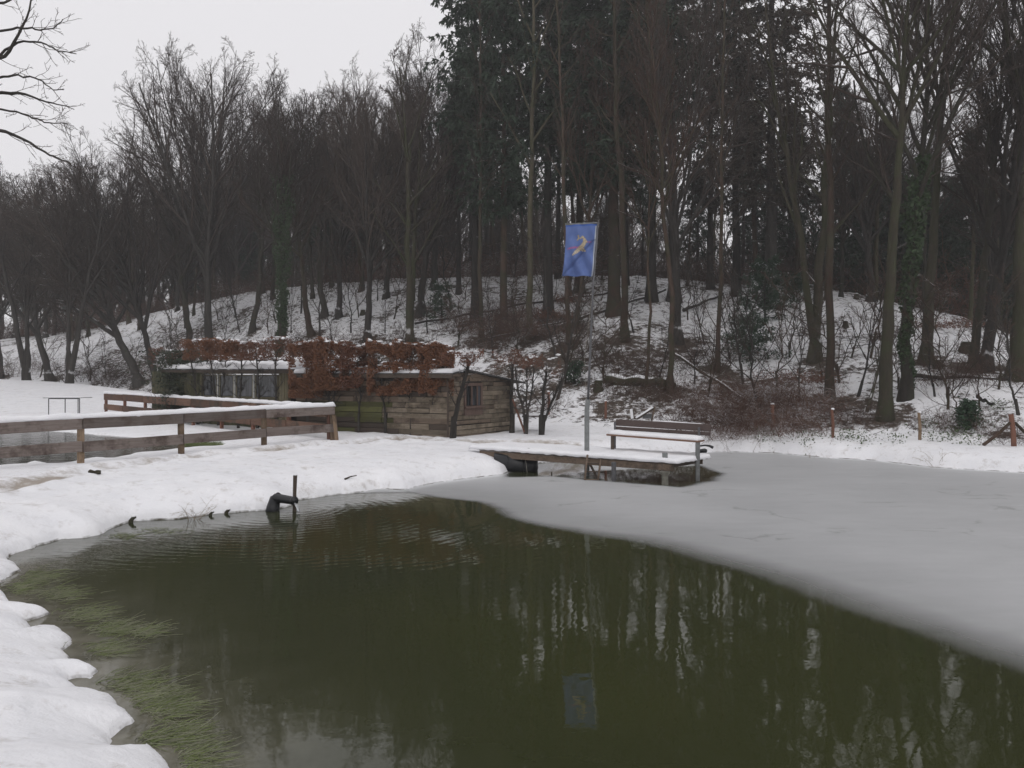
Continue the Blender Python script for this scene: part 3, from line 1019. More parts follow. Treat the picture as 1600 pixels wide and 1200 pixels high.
def place(name, kind, loc, scale=1.0, rz=0.0, lean=0.0, sz=None, label=None, cat='tree', group=None, sxy=None):
    root = empty(name, (loc[0], loc[1], loc[2]), 0, label, cat, group)
    # lean is in the picture's left-right direction (degrees, + leans right)
    root.rotation_mode = 'XYZ'
    root.rotation_euler = (0, radians(lean), 0)
    for pn, me in MESHES[kind]:
        o = link(pn, me, root)
        o.rotation_euler = (0, 0, rz)
        o.scale = ((sxy or scale), (sxy or scale), (sz or scale))
    return root


# hero trees -------------------------------------------------- (px, py, kind, sxy, sz, lean, rz, label)
G = ray_ground
KH = {'mast': 21, 'fan': 19.0, 'fan2': 19.0, 'slim': 21.5, 'slim2': 22.5, 'big': 21.5, 'pole': 20.0, 'pale': 21.0, 'twin': 13.0, 'vee': 14.0, 'spruce': 25, 'spruce2': 23, 'narrow': 23, 'brown_conifer': 23, 'young_spruce': 12}


for k_ in KH:
    if k_ in MESHES:
        me_ = MESHES[k_][1][1]
        zz_ = np.empty(len(me_.vertices) * 3, np.float32); me_.vertices.foreach_get('co', zz_)
        KH[k_] = float(np.percentile(zz_.reshape(-1, 3)[:, 2], 99.7))


def tree_top(px):
    """picture row of the wood's skyline, as the photograph shows it"""
    return float(np.interp(px, [-100, 60, 130, 170, 230, 300, 370, 400, 440, 500, 560, 620, 700, 722, 740], [240, 232, 190, 140, 98, 74, 98, 138, 100, 122, 92, 52, 32, 10, -250]))


def cap_scale(px, D, z, kind, sz, extra=0):
    if px > 722: return sz
    h = CAM_H - (tree_top(px) + extra - HOR) / F * D - z
    return min(sz, h / KH[kind])


HERO = [
    ('bare_tree', 2, 591, 'fan2', .75, .8, -3, 1.0, 'dark bare trunk at the far left edge behind the snowy field'),
    ('bare_tree', 42, 594, 'twin', 1.0, 1.0, -4, 0.0, 'dark bare tree with three spreading stems behind the field, left of the thick leaning trunk'),
    ('bare_tree', 80, 596, 'fan2', 1.05, .85, -15, 2.2, 'thick dark bare tree leaning left behind the snowy field'),
    ('bare_tree', 108, 599, 'twin', .95, .95, 4, 2.9, 'dark bare tree with a narrow fork at its foot, above the small metal table'),
    ('bare_tree', 218, 601, 'fan2', 1.2, .85, -21, .6, 'big bare tree leaning strongly left behind the field, snow on its low boughs'),
    ('bare_tree', 248, 606, 'fan2', .9, .9, -17, 4.0, 'bare tree leaning left just beside the left end of the hut'),
    ('bare_tree', 298, 560, 'slim', 1.1, .86, -7, 1.1, 'bare tree leaning left close beside the great fan shaped tree'),
    ('bare_tree', 326, 556, 'fan', 1.0, 1.0, 0, .4, 'great bare tree with a wide fan shaped crown standing behind the left hedge'),
    ('bare_tree', 395, 519, 'slim', .9, .85, 5, 2.0, 'slender bare tree leaning right on the slope, left of the ivy clad tree'),
    ('bare_tree', 488, 524, 'slim2', .8, .75, -9, 3.0, 'thin bare tree leaning left on the slope just right of the ivy clad tree'),
    ('bare_tree', 507, 496, 'slim', .95, .8, -3, 5.0, 'bare tree on the open snow slope above the left end of the brown hedge'),
    ('bare_tree', 530, 497, 'fan2', .75, .85, 2, 1.4, 'bare tree halfway up the slope above the brown hedge, with a broad crown'),
    ('bare_tree', 575, 536, 'fan2', .8, 1.0, 1, 2.4, 'tall dark bare tree rising straight from behind the middle of the brown hedge'),
    ('bare_tree', 641, 540, 'vee', 1.1, 1.25, 0, 1.2, 'bare tree forking like a Y behind the right half of the brown hedge'),
    ('bare_tree', 657, 491, 'fan2', .9, .95, 3, 3.5, 'bare tree on the slope with crown against the sky, left of the spruces'),
    ('spruce', 742, 506, 'spruce', 1.05, 1.1, 0, 0, 'tall spruce at the left end of the spruces, its ragged crown against the sky'),
    ('bare_tree', 752, 534, 'mast', .75, 1.05, 0, 1.0, 'thin red brown trunk standing right in front of the leftmost spruce'),
    ('spruce', 787, 520, 'spruce2', .95, 1.1, 0, 2.0, 'second spruce from the left, dark trunk behind the roof of the hut'),
    ('bare_tree', 828, 532, 'pale', 1.0, 1.0, .6, 2.0, 'straight pale barked tree behind the right end of the hut'),
    ('spruce', 857, 500, 'spruce', 1.25, 1.05, 0, 3.0, 'dark spruce with a flared foot on the slope left of the blue flag'),
    ('bare_tree', 889, 538, 'mast', .75, 1.1, -2, 3.0, 'dark straight trunk directly below the blue flag'),
    ('bare_tree', 899, 512, 'slim2', .55, .8, 7, .3, 'thin trunk leaning right behind the blue flag'),
    ('spruce', 960, 492, 'spruce2', 1.5, 1.12, 0, 4.0, 'broad dark spruce on the slope just right of the blue flag'),
    ('bare_tree', 977, 534, 'mast', 1.1, 1.1, -2, 5.0, 'sturdy red brown trunk on the slope right of the flagpole'),
    ('bare_tree', 1011, 612, 'pole', .55, .7, 1, 1.0, 'very thin trunk above the left half of the bench'),
    ('bare_tree', 1047, 614, 'pole', .95, .85, -4, 2.0, 'thin dark tree leaning left above the right half of the bench'),
    ('spruce', 1053, 472, 'narrow', 1.5, 1.1, 0, 1.0, 'narrow dark spruce near the ridge behind the pale trunk above the bench'),
    ('bare_tree', 1061, 538, 'fan2', .72, 1.05, -2, 1.9, 'bare grey tree with upright forked limbs reaching out of the picture above the bench'),
    ('bare_tree', 1121, 582, 'mast', .62, 1.05, 1, 4.0, 'thin straight dark tree rising from the bramble patch'),
    ('spruce', 1018, 470, 'spruce', 1.25, 1.1, 0, 5.2, 'tall spruce on the slope between the broad dark spruce and the narrow one'),
    ('spruce', 905, 455, 'spruce2', 1.2, 1.1, 0, 1.1, 'dark spruce high on the slope straight behind the blue flag'),
    ('conifer', 1110, 452, 'brown_conifer', .9, 1.05, 0, 0.7, 'slim brownish conifer near the crest above the right end of the bench'),
    ('spruce', 1150, 462, 'narrow', 1.1, 1.1, 0, 2.0, 'narrow spruce with whitish branch tips on the ridge left of the holly'),
    ('conifer', 1205, 480, 'brown_conifer', 1.5, 1.15, 0, 2.0, 'very broad dark brown conifer standing behind the holly'),
    ('bare_tree', 1272, 564, 'vee', 1.15, 1.2, -2, 3.1, 'bare tree splitting into a V low on the slope right of the holly'),
    ('bare_tree', 1297, 629, 'mast', .95, 1.1, 0, 5.5, 'straight mossy trunk at the foot of the slope behind the fence posts'),
    ('bare_tree', 1384, 656, 'big', .62, .95, 3, 2.5, 'thick mossy tree nearest the pond on the right, with roots spreading over the bank'),
    ('bare_tree', 1447, 568, 'big', .62, .95, 2, .9, 'stout pale brown trunk with flared foot beside the small cut stump'),
    ('bare_tree', 1522, 578, 'slim', .8, .8, 5, 2.9, 'dark thin trunk leaning right near the right edge of the picture'),
    ('bare_tree', 1540, 580, 'fan2', .85, .9, 7, 1.9, 'dark leaning tree beside its thin twin at the right of the picture'),
    ('bare_tree', 1587, 592, 'big', .75, .9, 3, 4.4, 'massive dark trunk at the right edge of the picture'),
]
for nm, px, py, kind, sxy, sz, lean, rz, lab in HERO:
    c = G(px, py)
    top_px = px + math.tan(radians(lean)) * 300
    if kind not in ('twin',): sz = cap_scale(top_px, c.y, c.z, kind, 1.6 if kind in ('fan', 'vee', 'fan2') and px < 722 else sz, 0 if kind == 'fan' else 14)
    grp = {'spruce': 'spruces on the slope', 'bare_tree': 'bare trees on the slope'}.get(nm)
    place(nm, kind, (c.x, c.y, c.z), 1, rz, lean, sz, lab, 'conifer' if nm == 'conifer' else ('spruce' if nm == 'spruce' else 'tree'), grp, sxy)

# bare litter in the hollows round the trunks
for o_ in [o for o in scene.objects if o.parent is None and o.get('category') in ('tree', 'spruce', 'conifer')]:
    tx_, ty_ = o_.location.x, o_.location.y
    k_ = (np.abs(xs - tx_) < 2) & (np.abs(ys - ty_) < 2)
    c4[k_, 0] = np.clip(c4[k_, 0] + .42 * np.exp(-((xs[k_] - tx_) ** 2 + (ys[k_] - ty_) ** 2) / .45), 0, 1.3)
at.data.foreach_set('color', c4.ravel())

# trees that stand along the ridge and fill the wood; told apart by landmark and order
SECT = [(-60, 130, 'behind the snowy field above the metal table'), (130, 300, 'in the wood above the far fence'), (300, 450, 'on the ridge above the left hedge'),
        (450, 600, "on the ridge above the brown hedge's left half"), (600, 745, "on the ridge above the brown hedge's right half"),
        (745, 880, 'on the ridge between hut and flag'), (880, 1100, 'on the ridge above the bench'),
        (1100, 1300, 'on the ridge above the bramble patch'), (1300, 1450, 'on the slope above the mossy tree'), (1450, 1680, 'in the dark wood at the right edge')]
ORD = ['leftmost', 'second from the left', 'third from the left', 'fourth from the left', 'fifth from the left', 'sixth from the left', 'seventh from the left', 'eighth from the left', 'ninth from the left', 'tenth from the left', 'eleventh from the left', 'twelfth from the left', 'thirteenth from the left', 'fourteenth from the left']
kinds_l = ['slim', 'fan2', 'slim2', 'slim', 'pole', 'fan2']
kinds_r = ['mast', 'narrow', 'mast', 'pole', 'mast', 'narrow']
R2 = random.Random(5)
for a, b_, where in SECT:
    cnt = {(-60): 11, 130: 11, 300: 10, 450: 10, 600: 9, 745: 6, 880: 6, 1100: 6, 1300: 7, 1450: 9}[a]
    for i in range(cnt):
        px = a + (b_ - a) * (i + R2.uniform(.15, .85)) / cnt
        xr = None
        D = np.interp(px, [p for p, _, _ in RIDGE], RY) * R2.choice([R2.uniform(.86, .98), R2.uniform(1.0, 1.25)])
        x = (px - 800) / F * D
        if px < 700:
            k = R2.choice(kinds_l)
        elif px < 1300:
            k = R2.choice(kinds_r)
        else:
            k = R2.choice(['slim', 'pole', 'slim2', 'fan2', 'slim', 'pale'])
        s = R2.uniform(.8, 1.05) * (.92 if px < 300 else 1)
        con = k in ('spruce', 'spruce2', 'narrow', 'brown_conifer')
        s = cap_scale(px, D, hz(x, D), k, s, R2.uniform(5, 60))
        if px > 1300 or (px > 880 and i % 2):
            # lower growth behind, so that the sky shows between the tall crowns
            s = min(s, (CAM_H - ((R2.uniform(20, 170) if px > 1300 else R2.uniform(120, 250)) - HOR) / F * D - hz(x, D)) / KH[k])
        place('conifer' if con else 'bare_tree', k, (x, D, hz(x, D) - .1), s, R2.uniform(0, 6.28), R2.uniform(-4, 4) * (0 if con else 1), s * R2.uniform(.85, 1.0),
              f"{ORD[i].split()[0]} tree from the left {where}, {'dark conifer' if con else 'bare'}".replace('leftmost tree from the left', 'leftmost tree'), 'tree', 'trees ' + where)

# ------------------------------------------------------------ far wood: one mass
def far_strip(seed, n, wx, dy, con=.2):
    rs = np.random.RandomState(seed)
    Vs, Fs, off = [], [], 0
    for i in range(n):
        H = rs.uniform(14, 20)
        tr, cr = bare_tree(seed * 50 + i, H=H, r0=.2, first=.3, nl=12, ang=34, llen=.42, up=.45, n2=6, n3=5, n4=4, n5=0, rtw=.017)
        V, Fq = tubes_np([(p, r, min(s, 5)) for p, r, s in tr] + [(p, r, 3) for p, r, s in cr])
        V = V + np.array([rs.uniform(-wx / 2, wx / 2), rs.uniform(-dy / 2, dy / 2), rs.uniform(-1, 0)])
        Vs.append(V); Fs.append(Fq + off); off += len(V)
    return np_mesh('far_wood', np.concatenate(Vs), [np.concatenate(Fs)], mat=M_TWIG)


fw = [far_strip(2, 10, 26, 9)]
k = 0
for row, (d0, zoff, ns) in enumerate(((64, 0, 8), (71, .5, 8), (79, .5, 9), (88, 1, 9), (100, 2, 9))):
    for i in range(ns):
        x = -62 + i * (118 / (ns - 1)) + (row % 2) * 6
        dd = d0 + (14 if x < -20 else 0)
        o = link('far_wood', fw[0])
        o.location = (x, dd, hz(x, dd) + zoff)
        o.rotation_euler = (0, 0, (k % 4) * 1.57 * 2 + .1 * k)
        o.scale = (1, 1, max(.3, min(1.1, (.275 * dd + 2.45 - hz(x, dd)) / 19.5)))
        tag(o, kind='stuff')
        k += 1

# dark young conifers that close the wood low down
YS = [(1318, 47), (1352, 49), (1388, 46), (1420, 48), (1452, 45), (1488, 47), (1520, 44), (1556, 46), (1590, 43), (1630, 45), (1180, 53), (1235, 52), (500, 66), (528, 68), (556, 66), (620, 66), (300, 78), (390, 74), (200, 84), (110, 86), (40, 88), (1090, 56)]
for i, (px, D) in enumerate(YS):
    x = (px - 800) / F * D
    s = R2.uniform(.85, 1.15)
    where = 'in the dark wood on the right' if px > 1300 else 'behind the ridge right of the flag' if px > 1000 else 'behind the ridge left of the hut gable'
    n_ = sum(1 for q in YS if q[0] < px and ((q[0] > 1300) == (px > 1300)) and ((q[0] > 1000) == (px > 1000)))
    place('young_conifer', 'young_spruce', (x, D, hz(x, D) - .2), s, R2.uniform(0, 6), 0, s, f"{ORD[n_].split()[0]} low dark conifer from the left {where}".replace('leftmost low dark conifer from the left', 'leftmost low dark conifer'), 'conifer', 'young conifers ' + where)

# ------------------------------------------------------------ understorey
# thin saplings on the slope
SAP = [(165, 590), (205, 585), (325, 520), (340, 500), (368, 495), (408, 480), (470, 490), (538, 470), (590, 470), (648, 470), (15, 589), (62, 590), (140, 596), (268, 600), (285, 585), (350, 560), (375, 520), (420, 520), (432, 505), (455, 520), (500, 530), (520, 540), (548, 520), (560, 497),
       (602, 520), (615, 500), (628, 540), (668, 520), (682, 500), (705, 480), (715, 540), (728, 470), (770, 560), (800, 480), (812, 560), (842, 460), (868, 560),
       (870, 625), (884, 600), (910, 570), (930, 520), (945, 600), (965, 590), (990, 520), (1030, 590), (1075, 500), (1085, 600), (1100, 540), (1105, 620), (1140, 560), (1160, 600),
       (1185, 640), (1215, 610), (1235, 560), (1250, 630), (1283, 600), (1310, 600), (1330, 560), (1340, 620), (1360, 560), (1375, 620), (1402, 610), (1425, 600), (1460, 620), (1480, 640), (1500, 660), (1530, 640), (1560, 610), (1590, 650)]


def near_word(px):
    for a, w in ((60, 'the left edge of the picture'), (130, 'the small metal table'), (260, 'the far fence'), (330, 'the left end of the hut'), (455, 'the left hedge'), (600, "the brown hedge's left half"),
                 (745, "the brown hedge's right half"), (870, 'the gable of the hut'), (945, 'the flagpole'), (1020, 'the left half of the bench'), (1110, 'the right half of the bench'), (1200, 'the bramble patch'), (1290, 'the holly'),
                 (1400, 'the thick mossy tree'), (1500, 'the small cut stump'), (2000, 'the braced fence post')):
        if px < a:
            return w


sect_n = {}
for i, (px, py) in enumerate(SAP):
    w = near_word(px)
    sect_n[w] = sect_n.get(w, 0) + 1
    c = G(px, py)
    s = R2.uniform(.55, 1.15)
    place('sapling', R2.choice(['sapling', 'sapling2']), c, s, R2.uniform(0, 6), R2.uniform(-14, 14), s * R2.uniform(.8, 1.3),
          f"thin bare sapling behind {w}, {ORD[sect_n[w]-1].replace('the ', '')} there", 'sapling', 'thin saplings on the slope')


def thicket(seed, n, w, d, h, twist=.25, r=.008, arch=-.9, sub=4):
    rs = np.random.RandomState(seed)
    p0 = np.stack([rs.uniform(-w / 2, w / 2, n), rs.uniform(-d / 2, d / 2, n), np.full(n, -.1)], -1)
    dr = unit(np.stack([rs.normal(0, .5, n), rs.normal(0, .5, n), np.ones(n)], -1))
    L = rs.uniform(.5, 1.2, n) * h * 1.4
    A = grow(p0, dr, L, 7, arch, twist, rs)
    Ra = np.linspace(1, .4, 7)[None] * rs.uniform(.7, 1.5, (n, 1)) * r
    B = spawn(A, Ra, L, sub, .2, 1, 50, 15, .45, rs, 4, -.1, .16, .01, r * .6)
    C = spawn(*B, 3, .2, 1, 45, 15, .5, rs, 3, 0, .15, .01, r * .45)
    return [(A, Ra, 3), (B[0], B[1], 3), (C[0], C[1], 3)]


V, Fq = tubes_np(thicket(5, 230, 5, 2.4, 1.25)); MESHES['bramble'] = [('stems', np_mesh('bramble_stems', V, [Fq], mat=M_SCRUB))]
V, Fq = tubes_np(thicket(6, 90, 4, 2.0, 1.0, arch=-.2)); MESHES['brush'] = [('stems', np_mesh('brush_stems', V, [Fq], mat=M_TWIG_RED))]
rsq = np.random.RandomState(9)
n = 1500
cx = np.stack([rsq.uniform(-2.2, 2.2, n), rsq.uniform(-.9, .9, n), rsq.uniform(.05, .75, n) * rsq.uniform(.3, 1, n)], -1)
V, Fq = leaf_quads(cx, .05, rsq)
MESHES['brown_leaves'] = [('leaves', np_mesh('brown_leaves', V, [Fq], smooth=False, mat=M_BEECH_D))]


def stuff(name, kind, px, py, s=1.0, rz=0.0, sz=None):
    c = G(px, py)
    o = link(name, MESHES[kind][0][1])
    o.location = c; o.rotation_euler = (0, 0, rz); o.scale = (s, s, sz or s)
    return tag(o, kind='stuff')


for px, py, s, rz, sz in ((1140, 668, .9, .2, .9), (1190, 672, .9, 1.9, .7), (1240, 665, .8, 3.1, .7), (1200, 640, 1.0, 2.5, .8), (1165, 622, .9, 5.0, .7), (1235, 632, .8, .3, .6),
                          (1105, 645, .8, 1.3, .7), (1150, 684, .5, .4, .5), (830, 525, 1.0, 2, .8), (780, 518, 1.0, 1, .8)):
    stuff('bramble_thicket', 'bramble', px, py, s, rz, sz)
for px, py, s, rz in ((760, 500, 1.4, 0), (810, 512, 1.4, 2), (850, 530, 1.2, 3), (790, 545, 1.2, 4), (730, 520, 1.3, 5), (905, 545, 1.0, 2), (930, 560, .8, .5), (960, 575, 1.0, 2), (1000, 620, .9, 3), (1050, 625, .9, 4),
                      (1080, 570, 1.1, 5), (1010, 585, .9, 0), (1330, 660, .6, 1), (1500, 670, .7, 3), (1540, 600, 1.1, 2), (480, 545, 1.2, 3), (560, 545, 1.1, 2), (640, 550, 1.1, 4),
                      (40, 586, 1.5, 1), (150, 594, 1.5, 3), (190, 599, 1.4, 5), (260, 598, 1.2, 2), (1480, 600, .8, .5), (1570, 690, .6, 1), (860, 640, .6, 1)):
    stuff('undergrowth', 'brush', px, py, s, rz)
# brushwood along the crest, where the slope runs into the dark wood
for i in range(46):
    px = -40 + i * 37 + R2.uniform(-14, 14)
    rd = np.interp(px, [p for p, _, _ in RIDGE], RY) * R2.uniform(1.0, 1.07)
    x = (px - 800) / F * rd
    o = link('crest_brushwood', MESHES['brush' if i % 3 else 'bramble'][0][1])
    o.location = (x, rd, hz(x, rd)); o.rotation_euler = (0, 0, R2.uniform(0, 6)); s_ = R2.uniform(1.3, 2.0); o.scale = (s_, s_, s_ * R2.uniform(.7, 1.2))
    tag(o, kind='stuff')
for px, py, s in ((890, 475, .9), (880, 500, .8), (810, 500, 1.0), (1480, 515, .8), (1240, 600, .8)):
    stuff('withered_leaves', 'brown_leaves', px, py, s, px, s)

# fallen twigs lying through the snow on the slope, beyond counting
rs = np.random.RandomState(33)
n = 4000
tx = rs.uniform(-26, 22, n); tyf = rs.uniform(0, .97, n) ** 1.3
yb_ = np.interp(tx, BX, BY); yr_ = np.interp(tx, RX, RY)
ty = yb_ + (yr_ - yb_) * tyf
tz = height(tx, ty)
ph = rs.uniform(0, 2 * pi, n)
L = rs.uniform(.1, .7, n)
Pk = grow(np.stack([tx, ty, tz + .01], -1), unit(np.stack([np.cos(ph), np.sin(ph) * .6, rs.uniform(-.1, .5, n)], -1)), L, 3, 0, .2, rs)
Rk = np.tile([[1, .8, .4]], (n, 1)) * rs.uniform(.004, .013, (n, 1))
V, Fq = tubes_np([(Pk, Rk, 3)])
tag(link('fallen_twigs', np_mesh('fallen_twigs', V, [Fq], mat=M_TWIG)), kind='stuff')

# low evergreen leaves (ivy, bramble) by the pond on the right
n = 1500
cents = [(1345, 690), (1450, 668), (1470, 690), (1505, 680), (1520, 695), (1500, 655), (1540, 665), (1260, 690), (1200, 688), (1320, 686), (1400, 690), (1560, 640)]
cc = np.array([tuple(G(a, b)) for a, b in cents])
ci = rs.randint(0, len(cc), n)
q = cc[ci] + rs.normal(0, 1, (n, 3)) * np.array([.24, .24, 0])
q[:, 2] = height(q[:, 0], q[:, 1]) + rs.uniform(0, .28, n)
V, Fq = leaf_quads(q, .035, rs, 1.0)
tag(link('ground_ivy', np_mesh('ground_ivy', V, [Fq], smooth=False, mat=leaf_mat('ground_ivy_leaves', (.03, .06, .02), (.08, .11, .04), snow=.35))), kind='stuff')

# ------------------------------------------------------------ ivy clad trees
def ivy_tree(px, py, H, r, top, label, lean, seed, n=7000, rad=.34, kind='slim'):
    c = G(px, py)
    root = place('ivy_clad_tree', kind, c, 1, seed, 0, H / 21.0, label, 'tree', None, r / .22)
    root.rotation_euler = (0, radians(lean), 0)
    rs = np.random.RandomState(seed)
    tr = np.array(MESHES[kind][0][1].vertices[0].co)
    z = top * rs.uniform(0, 1, n) ** 1.25
    me = MESHES[kind][0][1]
    co = np.empty(len(me.vertices) * 3); me.vertices.foreach_get('co', co); co = co.reshape(-1, 3)[:24 * 14].reshape(24, 14, 3).mean(1)
    ang = rs.uniform(0, 2 * pi, n)
    lump = 1 + 1.1 * np.array([mnoise.noise(Vector((cos(a) * 1.0, sin(a) * 1.0, zz * .9 + seed))) for a, zz in zip(ang, z)])
    R = rad * lump * (.7 + 1.1 * np.clip(z / top, 0, 1) ** 1.5) * rs.uniform(.45, 1.0, n) * np.where(z / top > .93, .7, 1)
    s = r / .22
    cz = z
    bx = np.interp(cz, co[:, 2] * H / 21, co[:, 0] * s); by = np.interp(cz, co[:, 2] * H / 21, co[:, 1] * s)
    ca, sa = cos(seed), sin(seed)
    X_, Y_ = bx * ca - by * sa, bx * sa + by * ca
    C = np.stack([X_ + np.cos(ang) * R, Y_ + np.sin(ang) * R, z], -1)
    V, Fq = leaf_quads(C, .075, rs)
    link('ivy', np_mesh('ivy', V, [Fq], smooth=False, mat=M_IVY), root)


ivy_tree(438, 556, 17, .19, 10.5, 'bare tree wrapped in green ivy behind the gap between the two hedges', 0, 3, n=7500, rad=.40)
ivy_tree(1414, 624, 20, .2, 8.5, 'tree clad in dark ivy just right of the thick mossy tree', 4, 4, n=5000, rad=.24)

# ------------------------------------------------------------ holly and young evergreens
def evergreen(px, py, w, h, label, seed, n=6000, name='holly_bush'):
    c = G(px, py)
    root = empty(name, c, 0, label, 'evergreen bush', 'hollies on the slope')
    rs = np.random.RandomState(seed)
    Pt, Rt = trunk_axis(h * .9, .05, rs, .05)
    Bt = spawn(Pt, Rt, np.array([h]), 40, .06, .95, 70, 14, .42 * w / h, rs, 5, .15, .08, .01, .008, lexp=1.2)
    Ct = spawn(*Bt, 6, .2, 1, 45, 12, .45, rs, 3, 0, .1, .01, .005)
    V, Fq = tubes_np([(Pt, Rt, 7), (Bt[0], Bt[1], 4), (Ct[0], Ct[1], 3)])
    link('stem', np_mesh('holly_stem', V, [Fq], mat=M_BARK_DARK), root)
    k = len(Ct[0]); i = rs.randint(0, k, n); f = rs.uniform(0, 1.99, n); j = f.astype(int); fr = (f - j)[:, None]
    C = Ct[0][i, j] * (1 - fr) + Ct[0][i, j + 1] * fr + rs.normal(0, .06, (n, 3))
    V, Fq = leaf_quads(C, .055, rs, .6)
    link('foliage', np_mesh('holly_foliage', V, [Fq], smooth=False, mat=M_HOLLY), root)


evergreen(1196, 503, 3.6, 3.4, 'large dark green holly high on the slope above the bramble patch', 1, 9000)
evergreen(1172, 562, 3.6, 1.9, 'low snow dusted holly just below the large dark one', 2, 5000)
evergreen(1240, 470, 2.2, 1.6, 'small evergreen touching the right side of the large dark holly', 3, 3000)
evergreen(690, 505, 2.4, 2.6, 'sparse snow dusted evergreen on the slope behind the right end of the brown hedge', 4, 3000)
evergreen(897, 600, 1.4, 1.0, 'small sparse evergreen shrub on the slope left of the flagpole', 6, 900)
evergreen(1512, 672, 1.0, .9, 'small green bush beside the braced fence post', 7, 1500)

# ------------------------------------------------------------ logs and stumps
def log(p0, p1, r, label, mat=M_MOSSY, name='fallen_log', snow=True, cat='log'):
    root = empty(name, p0, 0, label, cat)
    d = Vector(p1) - Vector(p0)
    n = 9
    pts = [d * (i / (n - 1)) + Vector((0, 0, .04 * sin(i * 1.7))) for i in range(n)]
    rad = [r * (1.05 - .3 * i / (n - 1)) for i in range(n)]
    MB().tube(pts, rad, 9, wob=.12).build('stem', mat, root, smooth=True)
    if snow:
        up = Vector((0, 0, 1))
        for s0, s1 in ((0, 3), (4, 7)):
            q = [pts[i] + up * rad[i] * .82 for i in range(s0, s1 + 1)]
            MB().tube(q, [r * .25, r * .5, r * .5, r * .2], 6).build('snow_cap', M_SNOW, root, smooth=True)
    return root


def gp(px, py, dz=0.0):
    c = G(px, py); return Vector((c.x, c.y, c.z + dz))


log(gp(948, 603, .18), gp(1030, 606, .2), .22, 'thick fallen log with broken bark lying on the slope behind the bench')
log(gp(1030, 612, .25), gp(1052, 610, .22), .24, 'short thick log end leaning on the thin tree above the bench', snow=False)
log(gp(1050, 574, .6), gp(1190, 650, .2), .06, 'thin fallen trunk slanting down into the bramble patch', M_BARK_RED)
log(gp(648, 512, .2), gp(800, 488, .3), .07, 'long thin fallen trunk on the slope above the right end of the brown hedge', M_BARK_DARK)
log(gp(800, 486, .3), gp(960, 462, .2), .07, 'thin fallen trunk crossing the slope behind the blue flag', M_BARK_DARK)
log(gp(900, 510, .3), gp(1040, 462, .3), .08, 'fallen trunk across the slope above the bench', M_BARK_DARK)
log(gp(760, 540, .3), gp(905, 505, .3), .05, 'fallen thin trunk above the gable of the hut', M_BARK_DARK)
log(gp(1068, 488, .1), gp(1130, 462, .1), .09, 'fallen trunk with rough twigs left of the large holly', M_BARK_DARK)
log(gp(1415, 592, .1), gp(1580, 598, .1), .09, 'long thin log lying along the track near the right edge', M_BARK_DARK)
log(gp(1528, 628, .15), gp(1552, 640, .15), .07, 'short fallen branch above the braced fence post', M_BARK_DARK)
log(gp(1355, 647, .05), gp(1378, 598, 1.0), .06, 'crooked side stem leaning against the thick mossy tree', M_MOSSY, 'fallen_branch', False, 'branch')


def stump(px, py, r, h, label):
    c = G(px, py)
    root = empty('tree_stump', c, 0, label, 'stump')
    MB().tube([(0, 0, -.1), (0, 0, h * .4), (.01, 0, h)], [r * 1.6, r * 1.08, r * .85], 11, wob=.15).build('bark', M_MOSSY, root, smooth=False)
    MB().blob((0, 0, h + .02), (r * .8, r * .8, .04), 3, 2).build('snow_cap', M_SNOW, root, smooth=True)


stump(935, 612, .17, .45, 'brown tree stump on the slope just right of the flagpole')
stump(1466, 576, .16, .32, 'small cut stump beside the stout pale brown trunk')
stump(1321, 511, .12, .28, 'stump high on the open slope right of the straight mossy trunk')
stump(1510, 550, .22, .4, 'broad reddish stump at the edge of the dark wood on the right')
stump(567, 492, .15, .3, 'small dark stump on the open snow slope above the brown hedge')
stump(1338, 468, .12, .28, 'dark stump standing on the crest of the slope on the right')

# ------------------------------------------------------------ haze
hb_ = MB().box((0, 92, 17.0), (236, 216, 40))
m = bpy.data.materials.new('haze'); m.use_nodes = True
m.node_tree.nodes.clear()
mo = m.node_tree.nodes.new('ShaderNodeOutputMaterial'); pv = m.node_tree.nodes.new('ShaderNodeVolumePrincipled')
pv.inputs['Color'].default_value = (.97, .97, .98, 1); pv.inputs['Density'].default_value = .0014; pv.inputs['Anisotropy'].default_value = .1
m.node_tree.links.new(pv.outputs[0], mo.inputs['Volume'])
tag(hb_.build('haze', m), kind='stuff')

# ------------------------------------------------------------ hut
GZ = .5
A_ = Vector((-1.98, 23.75, 0)); B_ = Vector((-.06, 26.3, 0)); C_ = Vector((-7.25, 25.9, 0))
hut = empty('wooden_hut', (A_.x, A_.y, GZ), 0, 'low weathered wooden hut with snowy roof, mossy plank walls and a long window front', 'hut')
HO = Vector((A_.x, A_.y, GZ))


